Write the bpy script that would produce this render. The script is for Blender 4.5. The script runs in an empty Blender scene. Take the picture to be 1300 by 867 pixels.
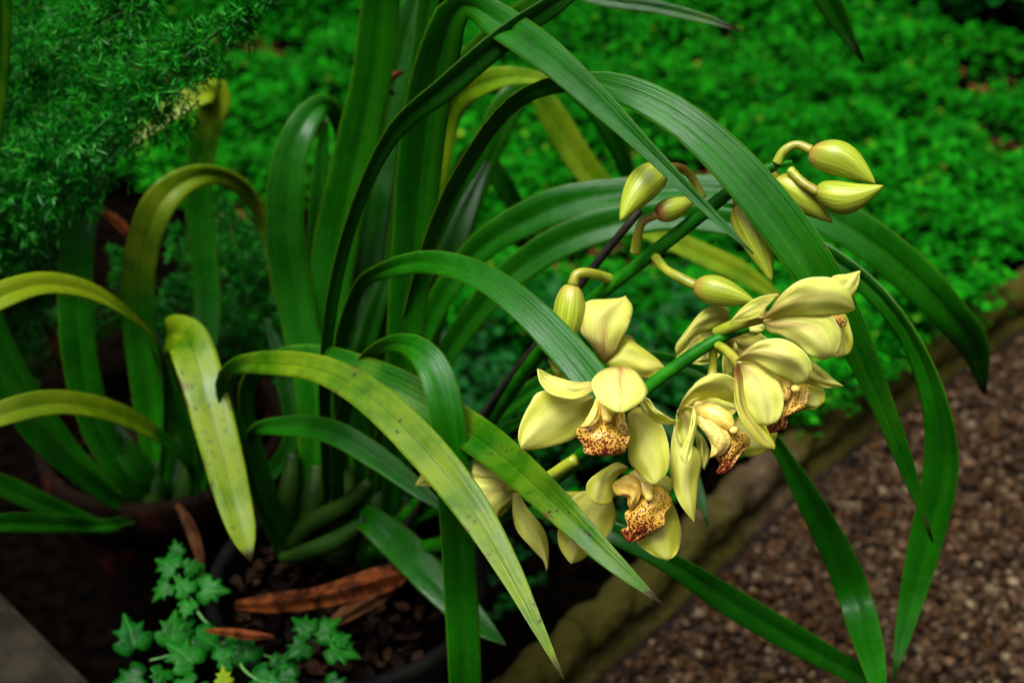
import bpy, bmesh, math, random
import numpy as np
from mathutils import Vector, Matrix, noise

random.seed(7); rng = np.random.default_rng(7)
SC = bpy.context.scene
COL = SC.collection

# ------------------------------------------------------------------ camera
H, PITCH, F = 1.15, math.radians(36), 1805.6
CAM = Vector((0, 0, H))
FW = Vector((0, math.cos(PITCH), -math.sin(PITCH)))
RT = Vector((1, 0, 0))
UP = Vector((0, math.sin(PITCH), math.cos(PITCH)))
cd = bpy.data.cameras.new('camera'); cam = bpy.data.objects.new('camera', cd); COL.objects.link(cam)
cam.location = CAM; cam.rotation_euler = (math.pi/2 - PITCH, 0, 0)
cd.lens = 50; cd.sensor_width = 36; cd.clip_start = 0.02; cd.clip_end = 300
cd.dof.use_dof = True; cd.dof.focus_distance = 0.83; cd.dof.aperture_fstop = 6.0
SC.camera = cam

# ------------------------------------------------------------------ light
SUN_EL, SUN_AZ = math.radians(72), math.radians(-120)         # soft light from almost straight overhead, a little left
w = bpy.data.worlds.new('World'); SC.world = w; w.use_nodes = True
nt = w.node_tree; bg = nt.nodes['Background']
sky = nt.nodes.new('ShaderNodeTexSky'); sky.sky_type = 'NISHITA'; sky.sun_disc = False
sky.sun_elevation = SUN_EL; sky.sun_rotation = SUN_AZ; sky.air_density = 1.0; sky.dust_density = 4.0
hs = nt.nodes.new('ShaderNodeHueSaturation'); hs.inputs['Saturation'].default_value = .2      # veiled, whitish sky
nt.links.new(sky.outputs[0], hs.inputs['Color']); gm = nt.nodes.new('ShaderNodeTexCoord')
sxyz = nt.nodes.new('ShaderNodeSeparateXYZ'); nt.links.new(gm.outputs['Generated'], sxyz.inputs[0])
mr_ = nt.nodes.new('ShaderNodeMapRange'); mr_.interpolation_type = 'SMOOTHSTEP'; nt.links.new(sxyz.outputs[2], mr_.inputs[0])
mr_.inputs[1].default_value = .38; mr_.inputs[2].default_value = 1.0; mr_.inputs[3].default_value = .05; mr_.inputs[4].default_value = 3.4   # overcast: bright zenith, dim tree-lined horizon
mm_ = nt.nodes.new('ShaderNodeVectorMath'); mm_.operation = 'SCALE'; nt.links.new(hs.outputs[0], mm_.inputs[0]); nt.links.new(mr_.outputs[0], mm_.inputs['Scale'])
nt.links.new(mm_.outputs[0], bg.inputs[0]); bg.inputs[1].default_value = 0.05
sl = bpy.data.lights.new('sun', 'SUN'); sl.energy = 1.5; sl.angle = math.radians(26); sl.color = (1, 1, .97)
so = bpy.data.objects.new('sun', sl); COL.objects.link(so)
sd = Vector((math.sin(SUN_AZ)*math.cos(SUN_EL), math.cos(SUN_AZ)*math.cos(SUN_EL), math.sin(SUN_EL)))
so.rotation_euler = sd.to_track_quat('Z', 'Y').to_euler(); so.location = (0, 0, 5)
SC.view_settings.view_transform = 'Standard'; SC.view_settings.look = 'None'
SC.view_settings.gamma = 1; SC.view_settings.exposure = 1.55; SC.view_settings.use_curve_mapping = False
SC.render.engine = 'CYCLES'; SC.cycles.use_denoising = True
SC.cycles.max_bounces = 6; SC.cycles.transparent_max_bounces = 4

# ------------------------------------------------------------------ helpers
def P(x, y, d):
    "world point seen at photo pixel (x, y) and lying d metres along the camera axis"
    return CAM + d*(FW + RT*((x-650)/F) + UP*((433.5-y)/F))
def G(x, y, z=0.0):
    v = FW + RT*((x-650)/F) + UP*((433.5-y)/F)
    return CAM + v*((z-H)/v.z)
def tag(o, label=None, cat=None, group=None, kind=None):
    if label: o['label'] = label
    if cat: o['category'] = cat
    if group: o['group'] = group
    if kind: o['kind'] = kind
    return o
def empty(name, loc, label, cat, group=None):
    o = bpy.data.objects.new(name, None); COL.objects.link(o); o.location = loc
    o.empty_display_size = .05
    return tag(o, label, cat, group)
def root_of(o):
    v = Vector((0, 0, 0))
    while o is not None: v = v + o.location; o = o.parent
    return v
def link(name, verts, faces, mat, parent=None, uv=None, smooth=True, color=None, thick=0):
    me = bpy.data.meshes.new(name)
    off = root_of(parent) if parent else Vector((0, 0, 0))
    vv = [tuple(Vector(v)-off) for v in verts]
    me.from_pydata(vv, [], faces)
    if uv is not None:
        ul = me.uv_layers.new(name='UVMap')
        idx = np.empty(len(me.loops), dtype=np.int32); me.loops.foreach_get('vertex_index', idx)
        ul.data.foreach_set('uv', np.asarray(uv, dtype=np.float32)[idx].ravel())
    me.materials.append(mat)
    if smooth: me.polygons.foreach_set('use_smooth', [True]*len(me.polygons))
    me.update()
    o = bpy.data.objects.new(name, me); COL.objects.link(o)
    if parent: o.parent = parent
    if color: o.color = (*color, 1)
    if thick:
        m = o.modifiers.new('thickness', 'SOLIDIFY'); m.thickness = thick; m.offset = 0
    return o
def link_np(name, verts, faces, mat, parent=None, smooth=False, uv=None):
    "big numpy mesh; faces is an (n,k) array"
    me = bpy.data.meshes.new(name); n, k = faces.shape
    me.vertices.add(len(verts)); me.vertices.foreach_set('co', np.asarray(verts, np.float32).ravel())
    me.loops.add(n*k); me.loops.foreach_set('vertex_index', faces.astype(np.int32).ravel())
    me.polygons.add(n); me.polygons.foreach_set('loop_start', np.arange(0, n*k, k, dtype=np.int32))
    me.polygons.foreach_set('use_smooth', np.full(n, smooth))
    if uv is not None:
        ul = me.uv_layers.new(name='UVMap'); ul.data.foreach_set('uv', np.asarray(uv, np.float32)[faces.ravel()].ravel())
    me.materials.append(mat); me.update(calc_edges=True)
    o = bpy.data.objects.new(name, me); COL.objects.link(o)
    if parent: o.parent = parent
    return o
def spline(pts, n):
    "Catmull-Rom through rows of pts, n samples by arc length"
    p = np.asarray(pts, float)
    if len(p) == 2: return p[0] + np.linspace(0, 1, n)[:, None]*(p[1]-p[0])
    q = np.vstack([2*p[0]-p[1], p, 2*p[-1]-p[-2]])
    out = []
    for i in range(1, len(q)-2):
        a, b, c, e = q[i-1:i+3]
        for t in np.linspace(0, 1, 14, endpoint=False):
            out.append(.5*((2*b)+(c-a)*t+(2*a-5*b+4*c-e)*t*t+(3*b-a-3*c+e)*t**3))
    out.append(q[-2]); out = np.array(out)
    s = np.r_[0, np.cumsum(np.linalg.norm(np.diff(out[:, :2 if out.shape[1] == 2 else 3], axis=0), axis=1))]
    tt = np.linspace(0, s[-1], n)
    return np.stack([np.interp(tt, s, out[:, k]) for k in range(out.shape[1])], 1)
def grid_faces(nv, nu, close=False):
    f = []
    m = nu if close else nu-1
    for i in range(nv-1):
        for j in range(m):
            f.append((i*nu+j, i*nu+(j+1) % nu, (i+1)*nu+(j+1) % nu, (i+1)*nu+j))
    return f
def tube_geo(rows, nu=10, n=24):
    "rows (x,y,z,r) in world"
    s = spline(rows, n); V = []; uv = []
    pts = [Vector(r[:3]) for r in s]; prev = None
    for i, p in enumerate(pts):
        t = (pts[min(i+1, n-1)]-pts[max(i-1, 0)]).normalized()
        if prev is None: prev = Vector((0, 0, 1)) if abs(t.z) < .9 else Vector((1, 0, 0))
        a = (prev - t*prev.dot(t)).normalized(); prev = a; b = t.cross(a)
        for j in range(nu):
            th = 2*math.pi*j/nu
            V.append(p + (a*math.cos(th)+b*math.sin(th))*max(s[i, 3], 1e-4)); uv.append((j/nu, i/(n-1)))
    f = grid_faces(n, nu, True) + [tuple(range(nu))[::-1], tuple(range((n-1)*nu, n*nu))]
    return V, f, uv
def px_rows(rows):
    "(px,py,depth,diameter_px) -> world rows with radius"
    return [(*P(x, y, d), .5*wd*d/F) for x, y, d, wd in rows]
def tube(name, rows, mat, parent, color=None, nu=10, n=24):
    V, f, uv = tube_geo(rows, nu, n); return link(name, V, f, mat, parent, uv, color=color)
def merge(geos):
    V, Fc, U = [], [], []
    for v, f, u in geos:
        k = len(V); V += list(v); U += list(u); Fc += [tuple(i+k for i in q) for q in f]
    return V, Fc, U

# ------------------------------------------------------------------ materials
class NT:
    def __init__(s, name):
        s.m = bpy.data.materials.new(name); s.m.use_nodes = True; s.t = s.m.node_tree
        s.b = s.t.nodes['Principled BSDF']; s.out = s.t.nodes['Material Output']
    def n(s, kind, **kw):
        nd = s.t.nodes.new('ShaderNode'+kind)
        for k, v in kw.items():
            if k.startswith('i_'): nd.inputs[int(k[2:]) if k[2:].isdigit() else k[2:]].default_value = v
            else: setattr(nd, k, v)
        return nd
    def l(s, a, b): s.t.links.new(a, b)
    def math(s, op, a, b=None, clamp=False):
        nd = s.n('Math', operation=op, use_clamp=clamp)
        for i, v in enumerate((a, b)):
            if v is None: continue
            if isinstance(v, (int, float)): nd.inputs[i].default_value = v
            else: s.l(v, nd.inputs[i])
        return nd.outputs[0]
    def mix(s, f, a, b, mode='MIX'):
        nd = s.n('Mix', data_type='RGBA', blend_type=mode)
        for i, v in ((0, f), (6, a), (7, b)):
            if isinstance(v, (int, float)): nd.inputs[i].default_value = v
            elif isinstance(v, tuple): nd.inputs[i].default_value = (*v, 1)
            else: s.l(v, nd.inputs[i])
        return nd.outputs[2]
    def ramp(s, f, a, b):
        nd = s.n('MapRange', interpolation_type='SMOOTHSTEP'); s.l(f, nd.inputs[0])
        nd.inputs[1].default_value = a; nd.inputs[2].default_value = b; return nd.outputs[0]
    def noise(s, vec, scale, detail=3, rough=.5):
        nd = s.n('TexNoise'); nd.inputs['Scale'].default_value = scale; nd.inputs['Detail'].default_value = detail
        nd.inputs['Roughness'].default_value = rough
        if vec is not None: s.l(vec, nd.inputs['Vector'])
        return nd.outputs[0]
    def map(s, vec, scale, loc=None):
        nd = s.n('Mapping'); s.l(vec, nd.inputs[0]); nd.inputs[3].default_value = scale
        if loc is not None: s.l(loc, nd.inputs[1])
        return nd.outputs[0]
    def uv(s):
        tc = s.n('TexCoord'); sx = s.n('SeparateXYZ'); s.l(tc.outputs['UV'], sx.inputs[0])
        return tc.outputs['UV'], sx.outputs[0], sx.outputs[1], tc.outputs['Object']
    def info(s):
        oi = s.n('ObjectInfo'); sc = s.n('SeparateColor'); s.l(oi.outputs['Color'], sc.inputs[0])
        cb = s.n('CombineXYZ'); k = s.math('MULTIPLY', oi.outputs['Random'], 37.0)
        s.l(k, cb.inputs[0]); s.l(k, cb.inputs[1]); s.alpha = oi.outputs['Alpha']
        return sc.outputs[0], sc.outputs[1], sc.outputs[2], cb.outputs[0]
    def bump(s, h, strength, dist=.001):
        nd = s.n('Bump'); nd.inputs['Strength'].default_value = strength; nd.inputs['Distance'].default_value = dist
        s.l(h, nd.inputs['Height']); s.l(nd.outputs[0], s.b.inputs['Normal']); return nd.outputs[0]
    def finish(s, col, rough=.5, spec=.5, transl=0, tcol=None):
        s.l(col, s.b.inputs['Base Color'])
        if isinstance(rough, (int, float)): s.b.inputs['Roughness'].default_value = rough
        else: s.l(rough, s.b.inputs['Roughness'])
        s.b.inputs['Specular IOR Level'].default_value = spec
        if transl:
            tr = s.n('BsdfTranslucent'); s.l(tcol if tcol is not None else col, tr.inputs[0])
            mx = s.n('MixShader'); mx.inputs[0].default_value = transl
            s.l(s.b.outputs[0], mx.inputs[1]); s.l(tr.outputs[0], mx.inputs[2]); s.l(mx.outputs[0], s.out.inputs[0])
        return s.m

def strap_leaf_mat():
    "object colour: R yellowing, G brightness, B brown spotting"
    s = NT('strap_leaf'); UV, u, v, ob = s.uv(); R, Gc, B, off = s.info()
    fine = s.noise(s.map(UV, (46, 2.2, 1), off), 1, 5, .72)
    mid = s.noise(s.map(UV, (14, 1.0, 1), off), 1, 2)
    blotch = s.noise(s.map(ob, (28, 28, 28), off), 1, 3, .6)
    g = s.mix(s.ramp(s.math('ADD', s.math('MULTIPLY', fine, .6), s.math('MULTIPLY', blotch, .4)), .32, .68), (.002, .056, .0006), (.008, .135, .001))
    g = s.mix(s.math('MULTIPLY', s.ramp(mid, .45, .7), .3), g, (.030, .155, .003))
    yl = s.mix(s.ramp(fine, .3, .7), (.115, .185, .002), (.19, .25, .005))
    yf = s.math('ADD', s.math('MULTIPLY', s.math('SUBTRACT', s.math('MULTIPLY', R, s.ramp(s.math('SUBTRACT', v, s.alpha), 0, .34)), .13), 2.0), s.math('MULTIPLY', s.math('SUBTRACT', blotch, .5), s.math('ADD', .05, s.math('MULTIPLY', R, 2.2))))
    yf = s.math('ADD', yf, s.math('MULTIPLY', s.math('SUBTRACT', v, .75), s.math('MULTIPLY', R, .8)), True)
    yf = s.ramp(yf, .10, .72)
    c = s.mix(yf, g, yl)
    # paler midrib line, dark groove beside it
    mr = s.math('ABSOLUTE', s.math('SUBTRACT', u, .5))
    c = s.mix(s.math('MULTIPLY', s.math('SUBTRACT', 1.0, s.ramp(mr, .008, .03)), .45), c, (.002, .03, .002))
    # pale margin
    c = s.mix(s.math('MULTIPLY', s.ramp(mr, .47, .495), .5), c, (.12, .19, .010))
    # brown spots
    vo = s.n('TexVoronoi'); s.l(s.map(ob, (210, 210, 210), off), vo.inputs['Vector']); vo.inputs['Scale'].default_value = 1
    n2 = s.noise(s.map(ob, (45, 45, 45), off), 1, 3, .6)
    sp = s.math('MULTIPLY', s.math('SUBTRACT', 1.0, s.ramp(vo.outputs[0], .16, .34)), s.ramp(n2, .53, .66))
    big = s.math('MULTIPLY', s.ramp(s.noise(s.map(ob, (95, 95, 95), off), 1, 4, .7), .63, .69), .85)
    sp = s.math('MULTIPLY', s.math('MAXIMUM', sp, big), s.math('MULTIPLY', B, 1.5, True), True)
    c = s.mix(sp, c, (.035, .008, .006))
    # dry dark tip
    tipn = s.math('ADD', v, s.math('MULTIPLY', s.math('SUBTRACT', blotch, .5), .03))
    c = s.mix(s.math('MULTIPLY', s.ramp(tipn, .972, .99), s.math('ADD', B, .25, True)), c, (.035, .016, .01))
    n5 = s.noise(s.map(UV, (5, 2.4, 1), off), 1, 5, .7)
    c = s.mix(s.math('MULTIPLY', s.ramp(n5, .52, .72), .22), c, (.06, .16, .012))     # dusty pale film
    nick = s.ramp(s.math('ADD', s.math('MULTIPLY', mr, .55), s.math('MULTIPLY', n2, .75)), .70, .74)
    c = s.mix(s.math('MULTIPLY', nick, s.math('MULTIPLY', B, 1.2, True)), c, (.10, .07, .012))
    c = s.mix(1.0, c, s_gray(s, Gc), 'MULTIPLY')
    s.bump(s.math('ADD', s.math('MULTIPLY', fine, .4), s.math('ADD', s.math('MULTIPLY', mid, 1.1), s.math('MULTIPLY', n5, 3.0))), .5, .0006)
    r = s.math('ADD', s.math('MULTIPLY', s.ramp(s.math('ADD', blotch, s.math('MULTIPLY', fine, .3)), .45, .8), .20), .17)
    return s.finish(c, r, .17, .14, s.mix(.5, c, (.04, .22, .002)))
def s_gray(s, val):
    cb = s.n('CombineColor'); [s.l(val, cb.inputs[i]) for i in range(3)]; return cb.outputs[0]
def petal_mat():
    "object colour: R pink-brown blush, G brightness, B extra yellow"
    s = NT('petal'); UV, u, v, ob = s.uv(); R, Gc, B, off = s.info()
    vein = s.noise(s.map(UV, (52, 1.4, 1), off), 1, 3, .6)
    vein2 = s.noise(s.map(UV, (11, 1.2, 1), off), 1, 2, .5)
    cloud = s.noise(s.map(ob, (40, 40, 40), off), 1, 3)
    c = s.mix(s.ramp(vein, .3, .7), (.60, .62, .075), (.80, .80, .26))
    c = s.mix(s.math('MULTIPLY', B, .85), c, (.55, .525, .010))
    mr0 = s.math('ABSOLUTE', s.math('SUBTRACT', u, .47))
    c = s.mix(s.math('MULTIPLY', s.math('SUBTRACT', 1.0, s.ramp(s.math('ADD', mr0, s.math('MULTIPLY', s.math('SUBTRACT', vein2, .5), .25)), .05, .34)), .38), c, (.78, .79, .34))
    c = s.mix(s.math('MULTIPLY', s.ramp(cloud, .42, .7), .4), c, (.46, .52, .05))
    mr = s.math('ABSOLUTE', s.math('SUBTRACT', u, .5))
    c = s.mix(s.math('MULTIPLY', s.ramp(mr, .44, .5), .45), c, (.84, .82, .42))      # pale rim
    # brownish veins near the base and the midline
    bl = s.math('MULTIPLY', s.math('SUBTRACT', 1.0, s.ramp(v, .05, .75)), s.ramp(vein2, .42, .66))
    mid = s.math('MULTIPLY', s.math('SUBTRACT', 1.0, s.ramp(mr, .01, .16)), s.ramp(vein, .38, .55))
    bl = s.math('MULTIPLY', s.math('ADD', bl, s.math('MULTIPLY', mid, .7)), R, True)
    c = s.mix(s.math('MULTIPLY', bl, 1.0, True), c, (.34, .13, .035))
    bs = s.math('MULTIPLY', s.math('SUBTRACT', 1.0, s.ramp(s.math('ADD', v, s.math('MULTIPLY', s.math('SUBTRACT', vein2, .5), .5)), .04, .30)), R, True)
    c = s.mix(s.math('MULTIPLY', bs, 1.0, True), c, (.18, .035, .022))
    # rare bruise flecks
    fl = s.ramp(s.noise(s.map(ob, (130, 130, 130), off), 1, 2), .76, .80)
    c = s.mix(s.math('MULTIPLY', fl, .55), c, (.32, .17, .03))
    c = s.mix(1.0, c, s_gray(s, Gc), 'MULTIPLY')
    s.bump(s.math('ADD', s.math('MULTIPLY', vein, 1.6), s.math('MULTIPLY', cloud, 1.8)), .35, .0006)
    return s.finish(c, .44, .25, .5, s.mix(.6, c, (.78, .77, .08)))
def lip_mat():
    "object colour: R spot amount, G brightness, B pinkness"
    s = NT('lip'); UV, u, v, ob = s.uv(); R, Gc, B, off = s.info()
    wob = s.noise(s.map(ob, (300, 300, 300), off), 1, 2)
    c = s.mix(s.ramp(wob, .3, .7), (.68, .38, .025), (.76, .52, .08))
    c = s.mix(s.math('MULTIPLY', B, .8), c, (.80, .68, .17))
    wv = s.mix(.12, ob, s.noise_c(ob, 260) if hasattr(s, 'noise_c') else ob)
    vo = s.n('TexVoronoi'); s.l(s.map(ob, (640, 640, 640), off), vo.inputs['Vector']); vo.inputs['Scale'].default_value = 1
    vo.inputs['Randomness'].default_value = .9
    size = s.math('ADD', .34, s.math('MULTIPLY', s.ramp(v, .2, 1.0), .28))
    d = s.math('SUBTRACT', size, vo.outputs[0])
    sp = s.math('MULTIPLY', s.ramp(d, -.02, .05), s.ramp(s.math('ADD', v, s.math('MULTIPLY', wob, .2)), .18, .42))
    sp = s.math('MULTIPLY', sp, R, True)
    c = s.mix(sp, c, (.16, .012, .010))
    haze_ = s.math('MULTIPLY', s.ramp(s.math('ADD', v, s.math('MULTIPLY', wob, .4)), .45, 1.15), R, True)
    c = s.mix(s.math('MULTIPLY', haze_, .6), c, (.36, .085, .025))
    c = s.mix(sp, c, (.12, .008, .008))
    mr = s.math('ABSOLUTE', s.math('SUBTRACT', u, .5))
    ml = s.math('MULTIPLY', s.math('SUBTRACT', 1.0, s.ramp(mr, .012, .03)), s.ramp(v, .45, .6))
    c = s.mix(s.math('MULTIPLY', ml, R), c, (.16, .012, .01))
    edge = s.math('MULTIPLY', s.ramp(s.math('ADD', v, s.math('MULTIPLY', wob, .14)), .90, 1.0), .75)
    c = s.mix(s.math('MULTIPLY', edge, R), c, (.36, .05, .02))
    c = s.mix(1.0, c, s_gray(s, Gc), 'MULTIPLY')
    s.bump(wob, .15, .0006)
    return s.finish(c, .45, .35, .25)
def plain_mat(name, c0, c1, scale=40, rough=.5, spec=.4, transl=0, bump=0, dist=.001, lo=.35, hi=.65, detail=4):
    s = NT(name); tc = s.n('TexCoord'); nz = s.noise(tc.outputs['Object'], scale, detail, .6)
    c = s.mix(s.ramp(nz, lo, hi), c0, c1)
    if bump: s.bump(nz, bump, dist)
    return s.finish(c, rough, spec, transl)
def bud_mat():
    "object colour: R reddish base, G brightness"
    s = NT('bud'); UV, u, v, ob = s.uv(); R, Gc, B, off = s.info()
    vein = s.noise(s.map(UV, (40, .8, 1), off), 1, 2, .5)
    wide = s.noise(s.map(UV, (9, .7, 1), off), 1, 2, .5)
    c = s.mix(s.ramp(vein, .35, .65), (.20, .27, .006), (.38, .43, .04))
    c = s.mix(s.math('MULTIPLY', s.ramp(wide, .5, .72), .6), c, (.12, .18, .005))
    base = s.math('SUBTRACT', 1.0, s.ramp(s.math('ADD', v, s.math('MULTIPLY', wide, .25)), .12, .42))
    c = s.mix(s.math('MULTIPLY', base, R, True), c, (.36, .10, .05))
    c = s.mix(s.math('MULTIPLY', s.ramp(v, .93, .99), .6), c, (.20, .09, .03))
    c = s.mix(1.0, c, s_gray(s, Gc), 'MULTIPLY')
    s.bump(vein, .4, .0006)
    return s.finish(c, .38, .4, .15)
def pedicel_mat():
    s = NT('pedicel'); UV, u, v, ob = s.uv(); R, Gc, B, off = s.info()
    nz = s.noise(s.map(UV, (5, 4, 1), off), 1, 3)
    c = s.mix(s.ramp(nz, .3, .7), (.16, .21, .008), (.30, .33, .025))
    c = s.mix(s.math('MULTIPLY', R, s.ramp(s.math('ADD', v, s.math('MULTIPLY', nz, .3)), .2, .9), True), c, (.20, .055, .018))
    c = s.mix(B, c, (.02, .16, .015))
    c = s.mix(1.0, c, s_gray(s, Gc), 'MULTIPLY')
    return s.finish(c, .38, .4)
def island_mat(name, cols, rough=.6, spec=.25, transl=0, scale=0, c_n=(0, 0, 0), amt=0, rare=None):
    s = NT(name); ge = s.n('NewGeometry'); cr = s.n('ValToRGB'); s.l(ge.outputs['Random Per Island'], cr.inputs[0])
    e = cr.color_ramp.elements; cr.color_ramp.interpolation = 'LINEAR'
    while len(e) < len(cols): e.new(.5)
    for i, c in enumerate(cols): e[i].position = i/(len(cols)-1); e[i].color = (*c, 1)
    if rare:
        q = e.new(.985); q.color = e[len(e)-1].color; e[len(e)-1].color = (*rare, 1)
    c = cr.outputs[0]
    if scale:
        tc = s.n('TexCoord'); nz = s.noise(tc.outputs['Object'], scale, 3, .6)
        c = s.mix(s.math('MULTIPLY', s.ramp(nz, .4, .65), amt), c, c_n)
    return s.finish(c, rough, spec, transl)
def ivy_mat():
    s = NT('ivy_leaf'); UV, u, v, ob = s.uv(); R, Gc, B, off = s.info()
    nz = s.noise(s.map(ob, (120, 120, 120), off), 1, 3, .6)
    c = s.mix(s.ramp(nz, .35, .65), (.0008, .024, .002), (.003, .065, .003))
    ce = s.math('SUBTRACT', 1.0, s.ramp(s.math('ABSOLUTE', s.math('SUBTRACT', u, .5)), .006, .035))
    c = s.mix(s.math('MULTIPLY', ce, .45), c, (.03, .15, .015))
    ang = s.math('ARCTAN2', s.math('SUBTRACT', u, .5), s.math('ADD', v, .03))
    fr_ = s.math('ABSOLUTE', s.math('SUBTRACT', s.math('FRACT', s.math('ADD', s.math('DIVIDE', ang, .62), .5)), .5))
    c = s.mix(s.math('MULTIPLY', s.math('SUBTRACT', 1.0, s.ramp(fr_, .03, .12)), .3), c, (.015, .10, .010))
    c = s.mix(s.math('MULTIPLY', s.ramp(nz, .55, .62), .5), c, (.0006, .028, .004))
    c = s.mix(R, c, (.02, .17, .010)); c = s.mix(B, c, (.22, .24, .004))
    c = s.mix(1.0, c, s_gray(s, Gc), 'MULTIPLY')
    s.bump(nz, .4, .001)
    return s.finish(c, .34, .05, .1)
def terracotta_mat():
    s = NT('terracotta'); tc = s.n('TexCoord'); nz = s.noise(tc.outputs['Object'], 18, 5, .65); n2 = s.noise(tc.outputs['Object'], 90, 3)
    c = s.mix(s.ramp(nz, .35, .65), (.045, .007, .004), (.085, .017, .010))
    c = s.mix(s.math('MULTIPLY', s.ramp(nz, .30, .44), .97), c, (.003, .0025, .0015))  # near-black blotches over the clay, painted in for the shade on the pot wall
    s.bump(n2, .3, .001); return s.finish(c, .85, .02)
def edging_mat():
    s = NT('mossy_terracotta'); tc = s.n('TexCoord'); o = tc.outputs['Object']
    nz = s.noise(o, 14, 5, .65); n2 = s.noise(o, 70, 4, .7); n3 = s.noise(o, 5, 3)
    c = s.mix(s.ramp(nz, .35, .65), (.034, .022, .012), (.080, .052, .028))
    c = s.mix(s.math('MULTIPLY', s.ramp(n2, .5, .7), .6), c, (.010, .006, .004))
    mo = s.ramp(s.math('ADD', s.math('MULTIPLY', n3, .7), s.math('MULTIPLY', n2, .3)), .38, .52)
    c = s.mix(s.math('MULTIPLY', mo, .85), c, (.030, .029, .003))
    s.bump(s.math('ADD', n2, nz), 1.0, .009); return s.finish(c, .9, .02)

M_LEAF, M_PETAL, M_LIP, M_BUD, M_PED = strap_leaf_mat(), petal_mat(), lip_mat(), bud_mat(), pedicel_mat()
M_IVY, M_POT, M_EDGE = ivy_mat(), terracotta_mat(), edging_mat()
M_ANTHER = plain_mat('anther', (.62, .40, .05), (.78, .62, .16), 300, .4)
M_STEM = plain_mat('flower_stem', (.003, .065, .001), (.012, .125, .002), 60, .38, .1, bump=.2)
M_BULB = plain_mat('pseudobulb', (.002, .015, .0005), (.010, .030, .0015), 45, .5, .1, bump=.3)
M_STICK = plain_mat('dark_stick', (.006, .006, .004), (.018, .014, .008), 120, .6, .3)
M_DRY = plain_mat('dry_leaf', (.015, .004, .001), (.10, .025, .005), 90, .75, .05, .1, .5)
M_DRY2 = plain_mat('dry_brown', (.022, .008, .003), (.055, .022, .007), 60, .75, .05, 0, .5)
M_BLACK = plain_mat('black_plastic', (.002, .002, .002), (.004, .004, .003), 40, .7, .02)
M_BARK = island_mat('bark_chip', [(.001, .0006, .0004), (.006, .0025, .0012), (.003, .0015, .001), (.018, .008, .003), (.002, .001, .0006)], .8, .05)
M_SOIL = plain_mat('soil', (.0005, .0004, .0003), (.0022, .0014, .0008), 55, .95, 0, bump=.9, dist=.01)
M_PATH = plain_mat('path_grit', (.005, .003, .0022), (.014, .009, .007), 160, .95, .05, bump=.9, dist=.006)
M_SLAB = plain_mat('weathered_concrete', (.009, .0075, .005), (.019, .016, .011), 22, .9, 0, bump=.5, dist=.003)
M_FSTEM = plain_mat('fern_stem', (.02, .09, .015), (.05, .14, .02), 60, .6)

# ------------------------------------------------------------------ ground, path, kerb
link('ground', [(-60, -20, 0), (60, -20, 0), (60, 120, 0), (-60, 120, 0)], [(0, 1, 2, 3)], M_SOIL).__setitem__('kind', 'structure')
kpx = [(500, 1040), (620, 940), (735, 837), (825, 760), (991, 606), (1108, 517), (1187, 465), (1280, 402), (1450, 290), (1680, 140)]   # kerb centre line on the ground
kg = spline([tuple(G(x, y, 0.0))[:2] for x, y in kpx], 240)
KS = np.r_[0, np.cumsum(np.linalg.norm(np.diff(kg, axis=0), axis=1))]
def kerb_at(s): return np.array([np.interp(s, KS, kg[:, 0]), np.interp(s, KS, kg[:, 1])])
def side_of(x, y):
    "signed distance to the kerb line; positive on the path side"
    d = np.hypot(kg[:, 0]-x, kg[:, 1]-y); i = int(np.argmin(d)); i = min(max(i, 1), len(kg)-2)
    t = kg[i+1]-kg[i-1]; t = t/np.linalg.norm(t); n = np.array([t[1], -t[0]])
    return float(n @ (np.array([x, y])-kg[i]))
# path sheet: follows the kerb and runs far right
pv = []
for x, y in kg: pv.append((x, y, .004))
ext = [(kg[-1][0]+6, kg[-1][1]+10, .004)]
pv = [(kg[0][0]-3, kg[0][1]-3, .004)] + pv + ext + [(12, 12, .004), (12, -6, .004), (-3, -6, .004)]
link('path', pv, [tuple(range(len(pv)))], M_PATH, smooth=False).__setitem__('kind', 'structure')

# gravel on the path
def ico():
    bm = bmesh.new(); bmesh.ops.create_icosphere(bm, subdivisions=1, radius=1)
    v = np.array([x.co[:] for x in bm.verts]); f = np.array([[q.index for q in p.verts] for p in bm.faces]); bm.free(); return v, f
iv, if_ = ico()
gx = []
while len(gx) < 19000:
    x, y = rng.uniform(-.1, 1.75), rng.uniform(.72, 3.2)
    if rng.random() > min(1, (1.9/max(y, .9))**1.2): continue
    p = Vector((x, y, 0))-CAM; dd = p.dot(FW); qx = 650+F*p.dot(RT)/dd
    if qx > 1420 or qx < 500: continue
    if side_of(x, y) > .045: gx.append((x, y))
gx = np.array(gx); n = len(gx)
r = rng.uniform(.0018, .0044, n)*rng.choice([.7, 1, 1, 1.2, 1.7], n)
sc3 = np.stack([rng.uniform(.75, 1.35, n), rng.uniform(.75, 1.3, n), rng.uniform(.5, .95, n)], 1)*r[:, None]
ang = rng.uniform(0, 6.28, n)
V = iv[None]*(1+rng.uniform(-.16, .16, (n, len(iv), 1)))*sc3[:, None]
ca, sa = np.cos(ang)[:, None], np.sin(ang)[:, None]
V = np.stack([V[..., 0]*ca-V[..., 1]*sa, V[..., 0]*sa+V[..., 1]*ca, V[..., 2]], 2)
V += np.stack([gx[:, 0], gx[:, 1], .004+rng.uniform(.1, 1.5, n)*r], 1)[:, None]
Fa = (if_[None]+(np.arange(n)*len(iv))[:, None, None]).reshape(-1, 3)
M_GRAV = island_mat('gravel', [(.003, .0015, .0008), (.028, .013, .006), (.058, .034, .015), (.012, .007, .0045), (.095, .055, .028), (.006, .004, .0025), (.060, .028, .009), (.014, .007, .004), (.045, .030, .018), (.15, .11, .06)], .8, .03, 0, 180, (.005, .0025, .0013), .6)
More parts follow.
